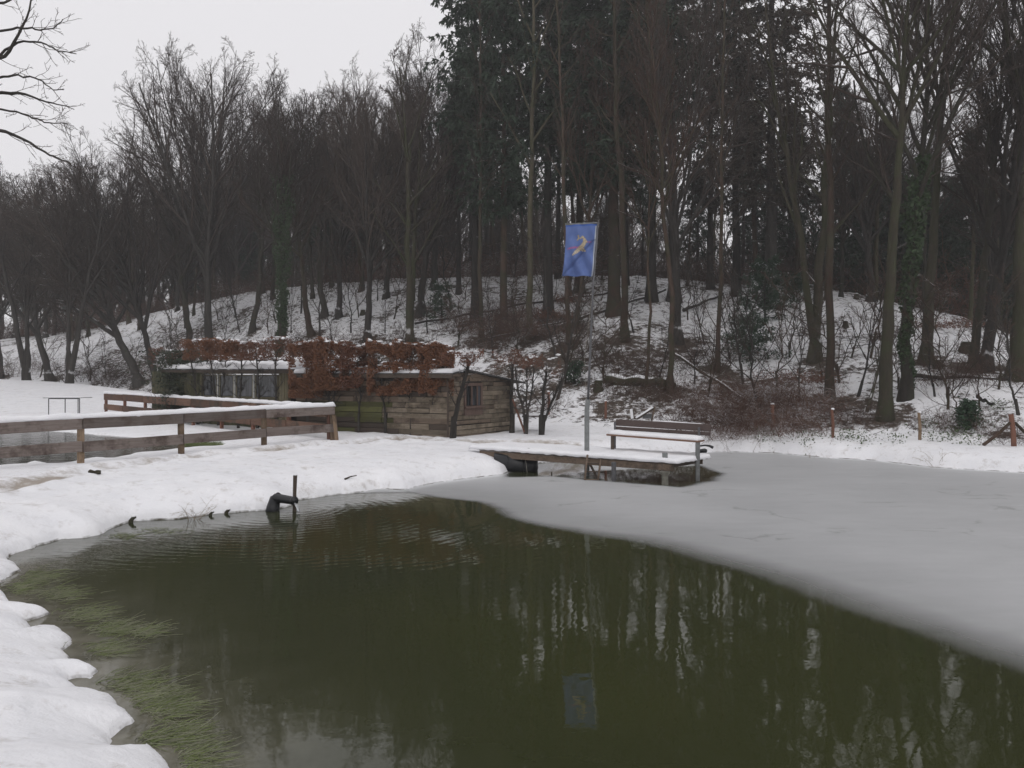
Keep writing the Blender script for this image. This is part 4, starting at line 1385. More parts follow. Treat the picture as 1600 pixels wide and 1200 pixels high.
def wall_planks(p0, p1, z0, z1fn, rows, mats, splits, hole=None, seam=None):
    """boards of a wall seen from outside; p0->p1 at ground; each board its own part"""
    d = (p1 - p0); L = d.length; d = d.normalized()
    nrm = Vector((d.y, -d.x, 0))
    if nrm.y > 0: nrm = -nrm
    rz = math.atan2(d.y, d.x)
    zs = [z0]
    hgt = (z1fn(.5) - z0) / rows
    for r in range(rows + 3):
        zb_ = z0 + hgt * r
        cuts = sorted([0, L] + [L * (s + rng.uniform(-.06, .06)) for s in splits[r % len(splits)]])
        if seam: cuts = sorted(set(cuts + [seam]))
        for a, b in zip(cuts[:-1], cuts[1:]):
            segs = [(a, b)]
            if hole and zb_ + hgt * .6 > hole[2] and zb_ < hole[3]:
                segs = []
                if a < hole[0]: segs.append((a, min(b, hole[0])))
                if b > hole[1]: segs.append((max(a, hole[1]), b))
            for s0, s1 in segs:
                if s1 - s0 < .05: continue
                mid = (s0 + s1) / 2 / L
                top = z1fn(mid)
                h = hgt - .012
                if zb_ + .03 >= top: continue
                h = min(h, top - zb_)
                t = .03
                off = rng.uniform(0, .03)
                c = p0 + d * ((s0 + s1) / 2) + nrm * (off + t / 2)
                bx = MB()
                bx.box((0, 0, 0), (s1 - s0 - .008, t, h + rng.uniform(-.02, .012)), 0, jit=.012)
                mt = mats((s0 + s1) / 2 / L, (zb_ - z0) / (z1fn(.5) - z0))
                o = bx.build('plank', mt, hut)
                o.location = Vector((c.x, c.y, zb_ + h / 2)) - HO
                o.rotation_euler = (0, rng.uniform(-.006, .006), rz)
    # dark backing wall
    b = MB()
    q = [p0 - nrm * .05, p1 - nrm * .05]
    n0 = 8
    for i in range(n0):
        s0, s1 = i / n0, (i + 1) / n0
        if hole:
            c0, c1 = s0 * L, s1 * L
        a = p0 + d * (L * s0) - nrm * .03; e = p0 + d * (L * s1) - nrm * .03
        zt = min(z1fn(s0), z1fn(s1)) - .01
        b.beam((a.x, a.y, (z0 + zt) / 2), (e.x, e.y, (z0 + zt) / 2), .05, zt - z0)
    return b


def m_front(s, h):      # s 0 at corner A, 1 at far left
    if s > .36:
        return rng.choice([M_PLANK_MOSS, M_PLANK_MOSS, M_PLANK_DARK]) if h < .55 else rng.choice([M_PLANK_BR, M_PLANK_DARK])
    if h > .62: return rng.choice([M_PLANK_BR, M_PLANK_DARK, M_PLANK_BR])
    return rng.choice([M_PLANK, M_PLANK, M_PLANK_BR, M_PLANK, M_PLANK, M_PLANK_DARK if rng.random() < .3 else M_PLANK])


def m_side(s, h):
    if h > .85: return M_PLANK_BR
    return rng.choice([M_PLANK, M_PLANK, M_PLANK, M_PLANK_BR, M_PLANK_RED if rng.random() < .1 else M_PLANK])


sp_ = [[.2, .36, .7], [.36, .55], [.12, .36, .8], [.28, .36, .6], [.36], [.1, .24, .36, .7]]
bk = wall_planks(A_, C_, GZ - .1, lambda s: 2.42, 12, m_front, sp_)
bk.build('wall', M_DARK, hut).location = -HO
# side (gable) wall: roofline falls to the right
Ls = (B_ - A_).length
side_top = lambda s: 2.50 + .04 * min(s, .2) / .2 - max(0, s - .2) * .52
win = (.22 * Ls, .50 * Ls, 1.15, 2.18)
bk = wall_planks(A_, B_, GZ - .1, side_top, 13, m_side, [[.6], [.75], [], [.66, .85], [.5]], hole=win)
bk.build('wall', M_DARK, hut).location = -HO
# corner posts
b = MB(); b.box((0, 0, 0), (.05, .05, 1.95)); o = b.build('corner_post', M_PLANK_DARK, hut); o.location = Vector((A_.x, A_.y - .06, GZ + .93)) - HO
b = MB(); b.box((0, 0, 0), (.1, .1, 1.75)); o = b.build('corner_post', M_PLANK_DARK, hut); o.location = Vector((B_.x + .03, B_.y - .03, GZ + .8)) - HO
# gable window
dS = (B_ - A_).normalized(); nS = Vector((dS.y, -dS.x, 0)); rzS = math.atan2(dS.y, dS.x)


def side_pt(s, z, out=0):
    p = A_ + dS * s + nS * out
    return Vector((p.x, p.y, z)) - HO


w0, w1, wz0, wz1 = win
wf = MB()
wc = (w0 + w1) / 2
wf.box((-(w1 - w0) / 2 + .04, 0, 0), (.08, .09, wz1 - wz0)).box(((w1 - w0) / 2 - .04, 0, 0), (.08, .09, wz1 - wz0))
wf.box((0, 0, (wz1 - wz0) / 2 - .05), (w1 - w0 - .16, .09, .1)).box((0, 0, -(wz1 - wz0) / 2 + .15), (w1 - w0 - .16, .09, .3))
o = wf.build('window', M_FRAME, hut); o.location = side_pt(wc, (wz0 + wz1) / 2, .04); o.rotation_euler = (0, 0, rzS)
wo = o
b = MB().box((0, .0, .1), (w1 - w0 - .18, .03, wz1 - wz0 - .42)); p = b.build('pane', M_GLASS, wo)
b = MB().box((-.10, -.03, .1), (.05, .05, wz1 - wz0 - .42)).box((.18, -.03, .1), (.04, .05, wz1 - wz0 - .42)); b.build('frame', M_FRAME, wo)
b = MB().box((0, -.06, -.26), (w1 - w0 + .04, .14, .04)); b.build('sill', M_FRAME, wo)
# roof of the right part: slab with overhang, snow on it
def slab(pts, th, name, mat, parent, smooth=False):
    n = len(pts)
    v = [tuple(p) for p in pts] + [(p[0], p[1], p[2] + th) for p in pts]
    f = [tuple(range(n))[::-1], tuple(range(n, 2 * n))] + [(i, (i + 1) % n, n + (i + 1) % n, n + i) for i in range(n)]
    me = bpy.data.meshes.new(name); me.from_pydata(v, [], f); me.materials.append(mat); me.update()
    return link(name, me, parent)


def snow_pad(c00, c10, c11, c01, h, nu, nv, name='snow_cap', parent=None, seed=0, bulge=.03, rough=.5, e=5.0):
    """rounded uneven layer of snow over a four cornered area"""
    V, idx = [], {}
    c00, c10, c11, c01 = map(Vector, (c00, c10, c11, c01))
    for j in range(nv + 1):
        for i in range(nu + 1):
            u, v = i / nu, j / nv
            p = c00 * (1 - u) * (1 - v) + c10 * u * (1 - v) + c11 * u * v + c01 * (1 - u) * v
            LU = (c10 - c00).length; LV = (c01 - c00).length
            du = min(u, 1 - u) * LU; dv = min(v, 1 - v) * LV
            k = min(1, du / (h * .9)) if h else 1; k2 = min(1, dv / (h * .9))
            pr = math.sqrt(max(0, 1 - (1 - k) ** 2)) * math.sqrt(max(0, 1 - (1 - k2) ** 2))
            nz = mnoise.noise(Vector((p.x * 2.5 + seed, p.y * 2.5, seed))) * rough + mnoise.noise(Vector((p.x * 9 + seed, p.y * 9, seed))) * rough * .35
            q = p.copy()
            q.z += h * pr * (1 + nz) - .004
            if (i in (0, nu)) or (j in (0, nv)):
                c = (c00 + c10 + c11 + c01) / 4
                w = mnoise.noise(Vector((p.x * 6, p.y * 6, seed + 5)))
                dirn = (p - c); dirn.z = 0
                q += dirn.normalized() * (bulge * w)
                q.z -= .02 + .02 * w
            V.append(tuple(q))
    Fc = []
    for j in range(nv):
        for i in range(nu):
            a = j * (nu + 1) + i
            Fc.append((a, a + 1, a + nu + 2, a + nu + 1))
    # closed underside
    ring = [i for i in range(nu + 1)] + [(j + 1) * (nu + 1) - 1 for j in range(1, nv + 1)] + [nv * (nu + 1) + i for i in range(nu - 1, -1, -1)] + [j * (nu + 1) for j in range(nv - 1, 0, -1)]
    Fc.append(tuple(ring[::-1]))
    me = bpy.data.meshes.new(name); me.from_pydata(V, [], Fc); me.materials.append(M_SNOW)
    me.polygons.foreach_set('use_smooth', [True] * len(me.polygons)); me.update()
    return link(name, me, parent)


nF = Vector(((C_ - A_).y, -(C_ - A_).x, 0)).normalized()
if nF.y > 0: nF = -nF
dF = (C_ - A_).normalized()
ra = A_ + nF * .25 - dF * .2 + nS * .1; rc = C_ + nF * .25 + dF * .1
ridge_r = A_ + dS * .2 * Ls - dF * .2 + Vector((0, 0, 0)); ridge_l = C_ + Vector((.35, 1.3, 0))
b_r = B_ + dS * .45 - dF * .25; b_l = C_ + Vector((1.6, 2.9, 0))
L3 = lambda p, z: (p.x - HO.x, p.y - HO.y, z - HO.z)
slab([L3(ra, 2.44), L3(rc, 2.44), L3(ridge_l, 2.57), L3(ridge_r, 2.57)], .05, 'roof', M_FELT, hut)
slab([L3(ridge_r, 2.572), L3(ridge_l, 2.572), L3(b_l, 2.14), L3(b_r, 2.14)], .05, 'roof', M_FELT, hut)
snow_pad(L3(ra, 2.49), L3(rc, 2.49), L3(ridge_l, 2.62), L3(ridge_r, 2.62), .13, 60, 10, 'snow_cap', hut, 1)
snow_pad(L3(ridge_r, 2.60), L3(ridge_l, 2.62), L3(b_l, 2.20), L3(b_r, 2.19), .05, 40, 14, 'snow_cap', hut, 2, rough=.8)
b = MB(); b.beam(L3(ra, 2.40), L3(rc, 2.40), .04, .12); b.build('fascia_board', M_PLANK_DARK, hut)
# low lean-to at the right end
b = MB(); b.beam(L3(B_ + dS * .1, 1.95), L3(B_ + Vector((.75, .2, 0)), 1.8), .6, .03); b.build('canopy', M_PLANK_DARK, hut)

# left part with the window front
E0 = Vector((-7.35, 26.4, 0)); E1 = Vector((-14.7, 31.5, 0))
dE = (E1 - E0); LE = dE.length; dE.normalize(); nE = Vector((dE.y, -dE.x, 0))
if nE.y > 0: nE = -nE
rzE = math.atan2(-dE.y, -dE.x)


def ept(s, z, out=0.0):
    p = E0 + dE * s + nE * out
    return Vector((p.x, p.y, z)) - HO


zt = 2.58; zs0, zs1 = 1.60, 2.44
# door opening at the right end, then a boarded pier, then four windows, then boards
def pxs(px):
    """distance along the window front for a picture column"""
    k = (px - 800) / F
    # E0.x + s*dE.x = k*(E0.y + s*dE.y)
    return (k * E0.y - E0.x) / (dE.x - k * dE.y)


b = MB(); a = ept(pxs(476), 1.45, -.5); e = ept(pxs(452), 1.45, -.5); b.beam(a, e, .04, 2.0); b.build('doorway', M_DARK, hut)  # near-black sheet behind the opening, standing in for the shade inside
for px in (477, 452):
    b = MB(); p = ept(pxs(px), 1.5, .03); b.box(p, (.1, .1, 2.0), rzE); b.build('door_post', M_PLANK_RED if px > 460 else M_TRIM, hut)


def vboards(px0, px1, z0, z1, mat):
    s0, s1 = pxs(px0), pxs(px1)
    n = max(1, int(abs(s1 - s0) / .15)); st = (s1 - s0) / n
    for i in range(n):
        s = s0 + st * (i + .5)
        bx = MB().box((0, 0, 0), (abs(st) - .01, .025, z1 - z0), 0, jit=.004)
        o = bx.build('board', mat, hut)
        o.location = ept(s, (z0 + z1) / 2, rng.uniform(.0, .012)); o.rotation_euler = (0, 0, rzE)


vboards(450, 436, GZ, zt, M_TRIM)
vboards(434, 316, GZ, zs0 - .04, M_BOARD_V)
vboards(314, 238, GZ, zt, M_BOARD_V)
b = MB(); a, e = ept(pxs(436), 2.52), ept(pxs(315), 2.52); b.beam(a, e, .08, .1); b.build('lintel', M_TRIM, hut)
b = MB(); a, e = ept(pxs(436), zs0 - .03, .02), ept(pxs(315), zs0 - .03, .02); b.beam(a, e, .1, .05); b.build('sill', M_TRIM, hut)
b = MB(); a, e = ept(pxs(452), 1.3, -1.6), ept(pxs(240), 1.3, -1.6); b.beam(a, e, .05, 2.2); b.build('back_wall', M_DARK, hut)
wins = [(435, 400), (396, 370), (366, 344), (340, 318)]
for i, (q0, q1) in enumerate(wins):
    s0, s1 = pxs(q0), pxs(q1)
    wdt = abs(s1 - s0)
    fr = MB()
    for sx in (-1, 1): fr.box((sx * (wdt / 2 - .02), 0, 0), (.04, .05, zs1 - zs0))
    fr.box((0, 0, (zs1 - zs0) / 2 - .02), (wdt - .08, .05, .04)).box((0, 0, -(zs1 - zs0) / 2 + .02), (wdt - .08, .05, .04))
    o = fr.build('window', M_TRIM, hut); o.location = ept((s0 + s1) / 2, (zs0 + zs1) / 2, .01); o.rotation_euler = (0, 0, rzE)
    MB().box((0, .0, 0), (wdt - .09, .012, zs1 - zs0 - .09)).build('pane', M_GLASS, o)
for px in (398, 368, 342):
    b = MB().box((0, 0, 0), (.055, .07, zs1 - zs0 + .04)); o = b.build('mullion', M_WHITEP, hut); o.location = ept(pxs(px), (zs0 + zs1) / 2, .03); o.rotation_euler = (0, 0, rzE)
b = MB().box((0, 0, 0), (.05, .05, zs1 - zs0 + .04)); o = b.build('mullion', M_TRIM, hut); o.location = ept(pxs(316), (zs0 + zs1) / 2, .03); o.rotation_euler = (0, 0, rzE)
f0, f1 = ept(-.3, 2.58, .35), ept(LE * .88, 2.62, .35)
g0, g1 = ept(-.3, 2.76, -1.6), ept(LE * .88, 2.78, -1.6)
slab([f0, f1, g1, g0], .05, 'roof', M_FELT, hut)
snow_pad(f0 + Vector((0, 0, .05)), f1 + Vector((0, 0, .05)), g1 + Vector((0, 0, .05)), g0 + Vector((0, 0, .05)), .15, 70, 14, 'snow_cap', hut, 6, rough=.7)
b = MB(); b.beam(f0 + Vector((0, 0, -.04)), f1 + Vector((0, 0, -.04)), .03, .1); b.build('fascia_board', M_PLANK_DARK, hut)
g0b, g1b = ept(-.3, 2.88, -1.7), ept(LE * .82, 2.90, -1.7)
b = MB(); b.beam(g0b + Vector((0, 0, .02)), g1b + Vector((0, 0, .02)), .05, .26); b.build('upstand', M_PLANK_DARK, hut)
snow_pad(g0b + nE * .12 + Vector((0, 0, .15)), g1b + nE * .12 + Vector((0, 0, .15)), g1b - nE * .4 + Vector((0, 0, .15)), g0b - nE * .4 + Vector((0, 0, .15)), .07, 60, 5, 'snow_cap', hut, 9)
b = MB().blob(ept(-.25, 2.8, .1), (.3, .28, .2), 4); b.build('snow_cap', M_SNOW, hut, smooth=True)

# ladder leaning at the left end of the hut
def ladder(p0, p1, w, n, r, mat, label, side, name='ladder'):
    p0, p1 = Vector(p0), Vector(p1)
    root = empty(name, p0, 0, label, 'ladder')
    s = Vector(side).normalized()
    d = p1 - p0
    for k in (-1, 1):
        MB().tube([s * (k * w / 2), d + s * (k * w / 2)], r, 7).build('side_rail', mat, root, smooth=True)
    for i in range(n):
        t = (i + .7) / n
        MB().tube([d * t - s * (w / 2), d * t + s * (w / 2)], r * .7, 6).build('rung', mat, root, smooth=True)
    return root


ladder(P(247, 648, 31.2), P(272, 590, 32.0), .28, 6, .025, M_TRIM, 'small wooden ladder leaning on the left end of the hut', (1, .3, 0))

# ivy mass over the left end of the hut
rs = np.random.RandomState(77)
cI = P(283, 597, 30.6)
C = np.stack([rs.normal(0, .48, 6000), rs.normal(0, .3, 6000), rs.uniform(-1.6, 1.25, 6000)], -1)
C[:, 0] *= .7 + .5 * (C[:, 2] > -.2)
V, Fq = leaf_quads(C, .06, rs)
V2, F2 = tubes_np(thicket(8, 40, .9, .5, 2.0, arch=-.2))
root = empty('dark_shrub', (cI.x, cI.y, cI.z), 0, 'dense dark evergreen shrub covering the left corner of the hut', 'shrub')
link('foliage', np_mesh('dark_foliage', V, [Fq], smooth=False, mat=leaf_mat('dark_green_leaves', (.02, .03, .018), (.05, .06, .035), snow=.2)), root)
o = link('stem', np_mesh('dark_stems', V2, [F2], mat=M_BARK_DARK), root); o.location = (0, 0, -1.6)

# ------------------------------------------------------------ beech hedge plants
def hedge_plant(px, D, ytop, ybot, wpx, label, seed, group, leaves=2600, mat=M_BEECH, lower=None, stems=1, thin=False, snow=True, lean=0.0, r=.045, shift=0.0):
    k = D / F
    base = Vector(((px - 800) * k, D, 0)); base.z = hz(base.x, base.y) - .05
    root = empty('beech_hedge_plant', base, 0, label, 'hedge plant', group)
    zt_ = CAM_H - (ytop - HOR) * k - base.z; zb_ = CAM_H - (ybot - HOR) * k - base.z
    w = wpx * k
    rs = np.random.RandomState(seed)
    tr = []
    for s in range(stems):
        H = zb_ + (zt_ - zb_) * .35
        Pt, Rt = trunk_axis(H, r * (1 if s == 0 else .7), rs, .09, npts=9, top=.55, flare=.3, lean=(lean + (0 if stems == 1 else (-.12 + .24 * s / max(1, stems - 1))), 0))
        Bt = spawn(Pt, Rt, np.array([w]), 14, .5, 1, 48, 15, .75, rs, 6, .6, .12, .04, .01, lexp=.5)
        Ct = spawn(*Bt, 5, .25, 1, 42, 14, .5, rs, 4, .3, .14, .01, .006)
        Dt = spawn(*Ct, 4, .2, 1, 42, 14, .5, rs, 3, .3, .14, .01, .004)
        Dt2 = np.array(Dt[0])
        tr += [(Pt, Rt, 8), (Bt[0], Bt[1], 5), (Ct[0], Ct[1], 3), (Dt[0], Dt[1], 3)]
        ends = Dt2
    V, Fq = tubes_np(tr)
    V[:, 0] = np.clip(V[:, 0], -w * .62, w * .62); V[:, 2] = np.where(V[:, 2] > zt_ + .05, zt_ + .05 + (V[:, 2] - zt_ - .05) * .2, V[:, 2])
    link('stem', np_mesh('hedge_stem', V, [Fq], mat=M_BARK_DARK), root)
    n = leaves
    # leaves fill a clipped block with gaps
    m_ = n * 4
    c = np.stack([rs.uniform(-.56, .56, m_) * w, rs.uniform(-.3, .3, m_), zb_ + (zt_ - zb_) * rs.uniform(0, 1, m_) ** .85], -1)
    den = np.array([mnoise.noise(Vector((a * 2.2 + seed * 1.3, b * 2.2, z * 2.6))) for a, b, z in c])
    hh = (c[:, 2] - zb_) / (zt_ - zb_)
    topn = np.array([mnoise.noise(Vector((a * 1.7 + seed * 2.1, 3.3, 0))) + .5 * mnoise.noise(Vector((a * 6 + seed, 1.3, 0))) for a, b, z in c])
    c[:, 2] += hh * (topn * .22 - .03)
    keep = (den + .25 * hh - .12 * (1 - hh)) > (-.24 if not thin else .10)
    c = c[keep][:n]
    if lower is not None:
        zl = CAM_H - (lower - HOR) * k - base.z
        m2 = n
        c2 = np.stack([rs.uniform(-.55, .55, m2) * w, rs.uniform(-.25, .25, m2), zl + (zb_ + .08 - zl) * rs.uniform(0, 1, m2)], -1)
        d2 = np.array([mnoise.noise(Vector((a * 2.0 + seed, b, z * 2.0 + 9))) for a, b, z in c2])
        h2 = (c2[:, 2] - zl) / (zb_ - zl)
        c2 = c2[(d2 > -.34 + .25 * (1 - h2)) & ((h2 < .66) | (d2 > .0))]
        c = np.concatenate([c, c2])
    c[:, 0] += shift
    V, Fq = leaf_quads(c, .029, rs)
    link('foliage', np_mesh('hedge_leaves', V, [Fq], smooth=False, mat=mat), root)
    if snow:
        b = MB()
        for i in range(int(9 * max(1, w / .9))):
            bx_ = rs.uniform(-.5, .5) * w; tz_ = mnoise.noise(Vector((bx_ * 1.7 + seed * 2.1, 3.3, 0))) * .22 - .05
            b.blob((bx_ + shift, rs.uniform(-.2, .2), zt_ + tz_ + rs.uniform(-.05, .03)), tuple(np.array((rs.uniform(.05, .13), rs.uniform(.05, .13), rs.uniform(.02, .05))) * (.6 if thin else 1)), i, 2, .9, 3.0)
        for i in range(int(8 * max(1, w / .9)) if lower is not None else 3):
            b.blob((rs.uniform(-.5, .5) * w, rs.uniform(-.25, .1), zb_ + rs.uniform(-.02, .2)), (rs.uniform(.03, .10), rs.uniform(.03, .1), rs.uniform(.012, .03)), i, 1, .7, 2.5)
        tag(b.build('snow_cap', M_SNOW, root, smooth=True), kind='stuff')
    return root


gl = 'thinly leaved beech hedge in front of the window front'
hl = [(262, 30.6, 'leftmost plant of the left beech hedge, nearly bare and greyish'), (310, 29.2, 'second plant of the left beech hedge, at the left edge of the windows'),
      (342, 28.3, 'beech hedge plant with dense rusty leaves in front of the first window'), (372, 27.5, 'beech hedge plant with rusty leaves in front of the middle windows'),
      (402, 26.8, 'half bare beech hedge plant in front of the last window'), (430, 26.1, 'rightmost plant of the left beech hedge, beside the dark doorway')]
for i, (px, D, lab) in enumerate(hl):
    hedge_plant(px, D, 530 if i else 542, 563 if i else 575, 46, lab, 200 + i, gl, leaves=(1400, 3800, 5600, 5200, 2400, 1800)[i], mat=M_BEECH if i in (1, 2, 3) else M_BEECH_D, thin=i in (0,), stems=2 if i in (1, 2) else 1)
gr = 'dense brown beech hedge in front of the plank wall'
hr = [(480, 25.3, 536, 574, 622, 'leftmost plant of the dense brown beech hedge, rounded corner beside the doorway'), (520, 25.0, 534, 580, 610, 'second plant of the dense brown beech hedge, near the corner of the near fence'),
      (560, 24.8, 537, 578, 606, 'third plant of the dense brown beech hedge, darker and gappy with snow behind'), (602, 24.5, 532, 580, 618, 'fourth plant of the dense brown beech hedge, over the mossy planks'),
      (642, 24.2, 534, 578, 616, 'fifth plant of the dense brown beech hedge, over the grey planks'), (682, 23.9, 535, 578, 618, 'sixth plant of the dense brown beech hedge, densest, left of the leaning trunk')]
for i, (px, D, yt, yb2, lo, lab) in enumerate(hr):
    hedge_plant(px, D, yt, yb2, 50, lab, 300 + i, gr, leaves=9000, mat=M_BEECH if i != 2 else M_BEECH_D, lower=lo, stems=2 if i % 2 else 1, r=.035)
hedge_plant(706, 23.2, 548, 572, 60, 'trimmed beech on a dark leaning trunk in front of the corner of the hut', 400, None, leaves=900, mat=M_BEECH_D, thin=True, lean=.20, r=.085, shift=.32)
hedge_plant(799, 25.6, 545, 580, 56, 'thinly leaved shrub against the right corner of the hut', 401, None, leaves=700, mat=M_BEECH_D, thin=True, r=.075, snow=False)
hedge_plant(822, 25.2, 550, 590, 50, 'many stemmed shrub just right of the hut', 402, None, leaves=500, mat=M_BEECH_D, thin=True, r=.05, stems=3, snow=False)
hedge_plant(846, 24.9, 556, 594, 54, 'shrub with crooked trunk and a patch of snow, farthest right of the hut', 403, None, leaves=500, mat=M_BEECH_D, thin=True, lean=.22, r=.07, stems=2)

# ------------------------------------------------------------ fences
def fence(p0, p1, nspan, label, mr, mp_, hp=.97, rh=(.70, .95, .22, .46), th=.04, snowh=.07, post_w=.12, lean=0.0, front=1):
    p0, p1 = Vector((*p0, 0)), Vector((*p1, 0))
    zs = [hz(*(p0 + (p1 - p0) * (i / nspan)).to_2d()) for i in range(nspan + 1)]
    k = np.polyfit(range(nspan + 1), zs, 1)
    base = Vector((p0.x, p0.y, float(k[1])))
    root = empty('wooden_fence', base, 0, label, 'fence')
    d = (p1 - p0); nrm = Vector((d.y, -d.x, 0)).normalized()
    if nrm.y > 0: nrm = -nrm
    at = lambda t, z, o=0.0: d * t + nrm * o + Vector((0, 0, float(k[0]) * t * nspan + z))
    for i in range(nspan + 1):
        t = i / nspan
        a, e = at(t, -.3), at(t + rng.uniform(-.002, .002), rh[1] - .01)
        e = e + d.normalized() * rng.uniform(-.02, .02)
        MB().beam(a, e, post_w, post_w * .85, up=nrm).build('post', mp_, root, bevel=.008)
    for (z0, z1) in ((rh[0], rh[1]), (rh[2], rh[3])):
        for i in range(nspan):
            a = at(i / nspan + .0008, (z0 + z1) / 2 + rng.uniform(-.012, .012), front * (post_w * .5 + th / 2 + .003))
            e = at((i + 1) / nspan - .0008, (z0 + z1) / 2 + rng.uniform(-.012, .012), front * (post_w * .5 + th / 2 + .003))
            L = (e - a).length
            bx = MB().box((0, 0, 0), (L, th, z1 - z0), 0, jit=.005)
            o = bx.build('rail', mr, root, bevel=.006)
            dd = e - a
            o.location = (a + e) / 2
            o.rotation_euler = (0, -math.atan2(dd.z, dd.to_2d().length), math.atan2(dd.y, dd.x))
    # cap board and its snow
    top = rh[1] + .012
    a, e = at(-.005, top), at(1.005, top)
    MB().beam(a, e, .16, .02).build('cap_board', mr, root)
    L = d.length
    s0, s1 = nrm * .1, nrm * -.1
    snow_pad(a + s0 + Vector((0, 0, .008)), e + s0 + Vector((0, 0, .008)), e + s1 + Vector((0, 0, .008)), a + s1 + Vector((0, 0, .008)), snowh, int(L * 14), 8, 'snow_cap', root, 11, bulge=.02, rough=.35)
    return root


fc = (-5.2, 22.3)
nd = Vector((-9.38 - fc[0], 16.8 - fc[1], 0)).normalized()
near_end = (fc[0] + nd.x * 11.6, fc[1] + nd.y * 11.6)
fence((near_end[0], near_end[1]), fc, 5, 'near run of the grey snow topped rail fence between path and upper pond', M_RAIL, M_POSTW, rh=(.74, .97, .24, .47), snowh=.1)
fence((-18.5, 35.0), (-5.35, 22.5), 8, 'far run of the snow topped rail fence, red brown, before the hut windows', M_RAIL_RED, M_POST_RED, rh=(.68, .96, .22, .48), snowh=.09)
# prop at the corner
p = P(519, 690, 22.1)
root = empty('fence_prop', (fc[0] + .12, fc[1] - .25, hz(fc[0] + .1, fc[1] - .25)), 0, 'short slanting prop under the corner of the near fence', 'post')
MB().beam((0.06, 0, -.1), (-.04, .05, .72), .09, .09, up=(0, 1, 0)).build('prop', M_POSTW, root)

# single posts on the right bank
POSTS = [(1207, 632, 672, 'reddish fence post with a snow cap in front of the bramble patch'), (1301, 640, 684, 'thin reddish fence post below the straight mossy trunk'),
         (1437, 645, 688, 'weathered brown fence post right of the thick mossy tree'), (946, 628, 655, 'short reddish post right behind the flagpole'),
         (857, 612, 648, 'pale brown post behind the crooked shrub right of the hut')]
for i, (px, yt, yb3, lab) in enumerate(POSTS):
    c = G(px, yb3)
    h = (yb3 - yt) / F * c.y
    root = empty('fence_post', c, 0, lab, 'fence post', 'fence posts along the far bank')
    r = .05 if i != 0 else .065
    MB().tube([(0, 0, -.15), (.01, 0, h * .5), (rng.uniform(-.03, .03), 0, h)], [r, r * .95, r * .85], 8, wob=.1).build('shaft', M_POST_RED if i != 2 else M_POSTW, root)
    MB().blob((0, 0, h + .01), (r * 1.05, r * 1.05, .035), i, 2).build('snow_cap', M_SNOW, root, smooth=True)
c = G(1583, 698)
h = 50 / F * c.y
root = empty('fence_post', c, 0, 'braced fence post with two slanting struts at the right edge', 'fence post', 'fence posts along the far bank')
MB().tube([(0.03, 0, -.15), (0, 0, h * .5), (-.06, 0, h)], [.07, .065, .06], 9, wob=.1).build('shaft', M_POST_RED, root)
MB().tube([(-.75, .1, 0.02), (-.35, .03, h * .42), (-.08, 0, h * .74)], [.045, .045, .04], 7, wob=.1).build('strut', M_BARK_RED, root)
MB().tube([(.6, .1, .15), (.05, 0, h * .74)], [.045, .04], 7, wob=.1).build('strut', M_BARK_RED, root)

# ------------------------------------------------------------ metal table by the upper pond
D = 30.4; k = D / F
tx0 = (76 - 800) * k
root = empty('metal_table', (tx0, D, Z2), 0, 'small metal frame table with thin legs and snow on top, standing in the upper pond', 'table')
H = 44 * k
for lx, ly in ((0, 0), (46 * k, 0), (12 * k, .6), (35 * k, .6)):
    MB().tube([(lx, ly, -.2), (lx, ly, H - .05)], .018, 6).build('leg', M_GALV_D, root)
b = MB()
b.beam((0, 0, H - .04), (46 * k, 0, H - .04), .03, .04).beam((12 * k, .6, H - .04), (35 * k, .6, H - .04), .03, .04).beam((0, 0, H - .041), (12 * k, .6, H - .041), .028, .036).beam((46 * k, 0, H - .041), (35 * k, .6, H - .041), .028, .036)
b.build('top_frame', M_GALV_D, root)
MB().box((23 * k, .3, H - .008), (60 * k, .8, .02)).build('table_top', M_GALV, root)
snow_pad((-.15, -.1, H), (61 * k - .15 - 1 * k, -.1, H), (59 * k - .15, .7, H), (-.15, .7, H), .03, 20, 10, 'snow_cap', root, 13)

# ------------------------------------------------------------ pier
p_l = Vector((-.85, 19.85)); p_r = Vector((3.58, 17.02)); q_r = Vector((4.66, 18.25)); q_l = Vector((.15, 21.0))
ZD = .50
pier = empty('wooden_pier', (p_r.x, p_r.y, 0), 0, 'wooden fishing pier with snow covered deck reaching over the ice', 'pier')
PO = Vector((p_r.x, p_r.y, 0))
P3 = lambda v, z: Vector((v.x, v.y, z)) - PO
uu = (p_l - p_r).normalized()
nn_ = Vector((-uu.y, uu.x))
if nn_.y < 0: nn_ = -nn_
# boards run along the pier, ends uneven
nb_ = 7
for i in range(nb_):
    s0, s1 = i / nb_ + .006, (i + 1) / nb_ - .006
    ext = rng.uniform(-.05, .07)
    a0 = p_r.lerp(q_r, s0) - uu * ext; a1 = p_r.lerp(q_r, s1) - uu * ext
    b0 = p_l.lerp(q_l, s0); b1 = p_l.lerp(q_l, s1)
    slab([P3(a0, ZD - .045), P3(b0, ZD - .045 + .03), P3(b1, ZD - .045 + .03), P3(a1, ZD - .045)], .04, 'plank', M_DECK, pier)
off = -nn_ * .0
pc0, pc1 = p_r + uu * .0, p_l
MB().beam(P3(pc0 + nn_ * .04, ZD - .125), P3(pc1 + nn_ * .04, ZD - .10), .06, .15).build('front_beam', M_DECK, pier, bevel=.008)
MB().beam(P3(q_r + uu * .12 - nn_ * .05, ZD - .12), P3(q_l - nn_ * .05, ZD - .10), .06, .13).build('rear_beam', M_DECK, pier)
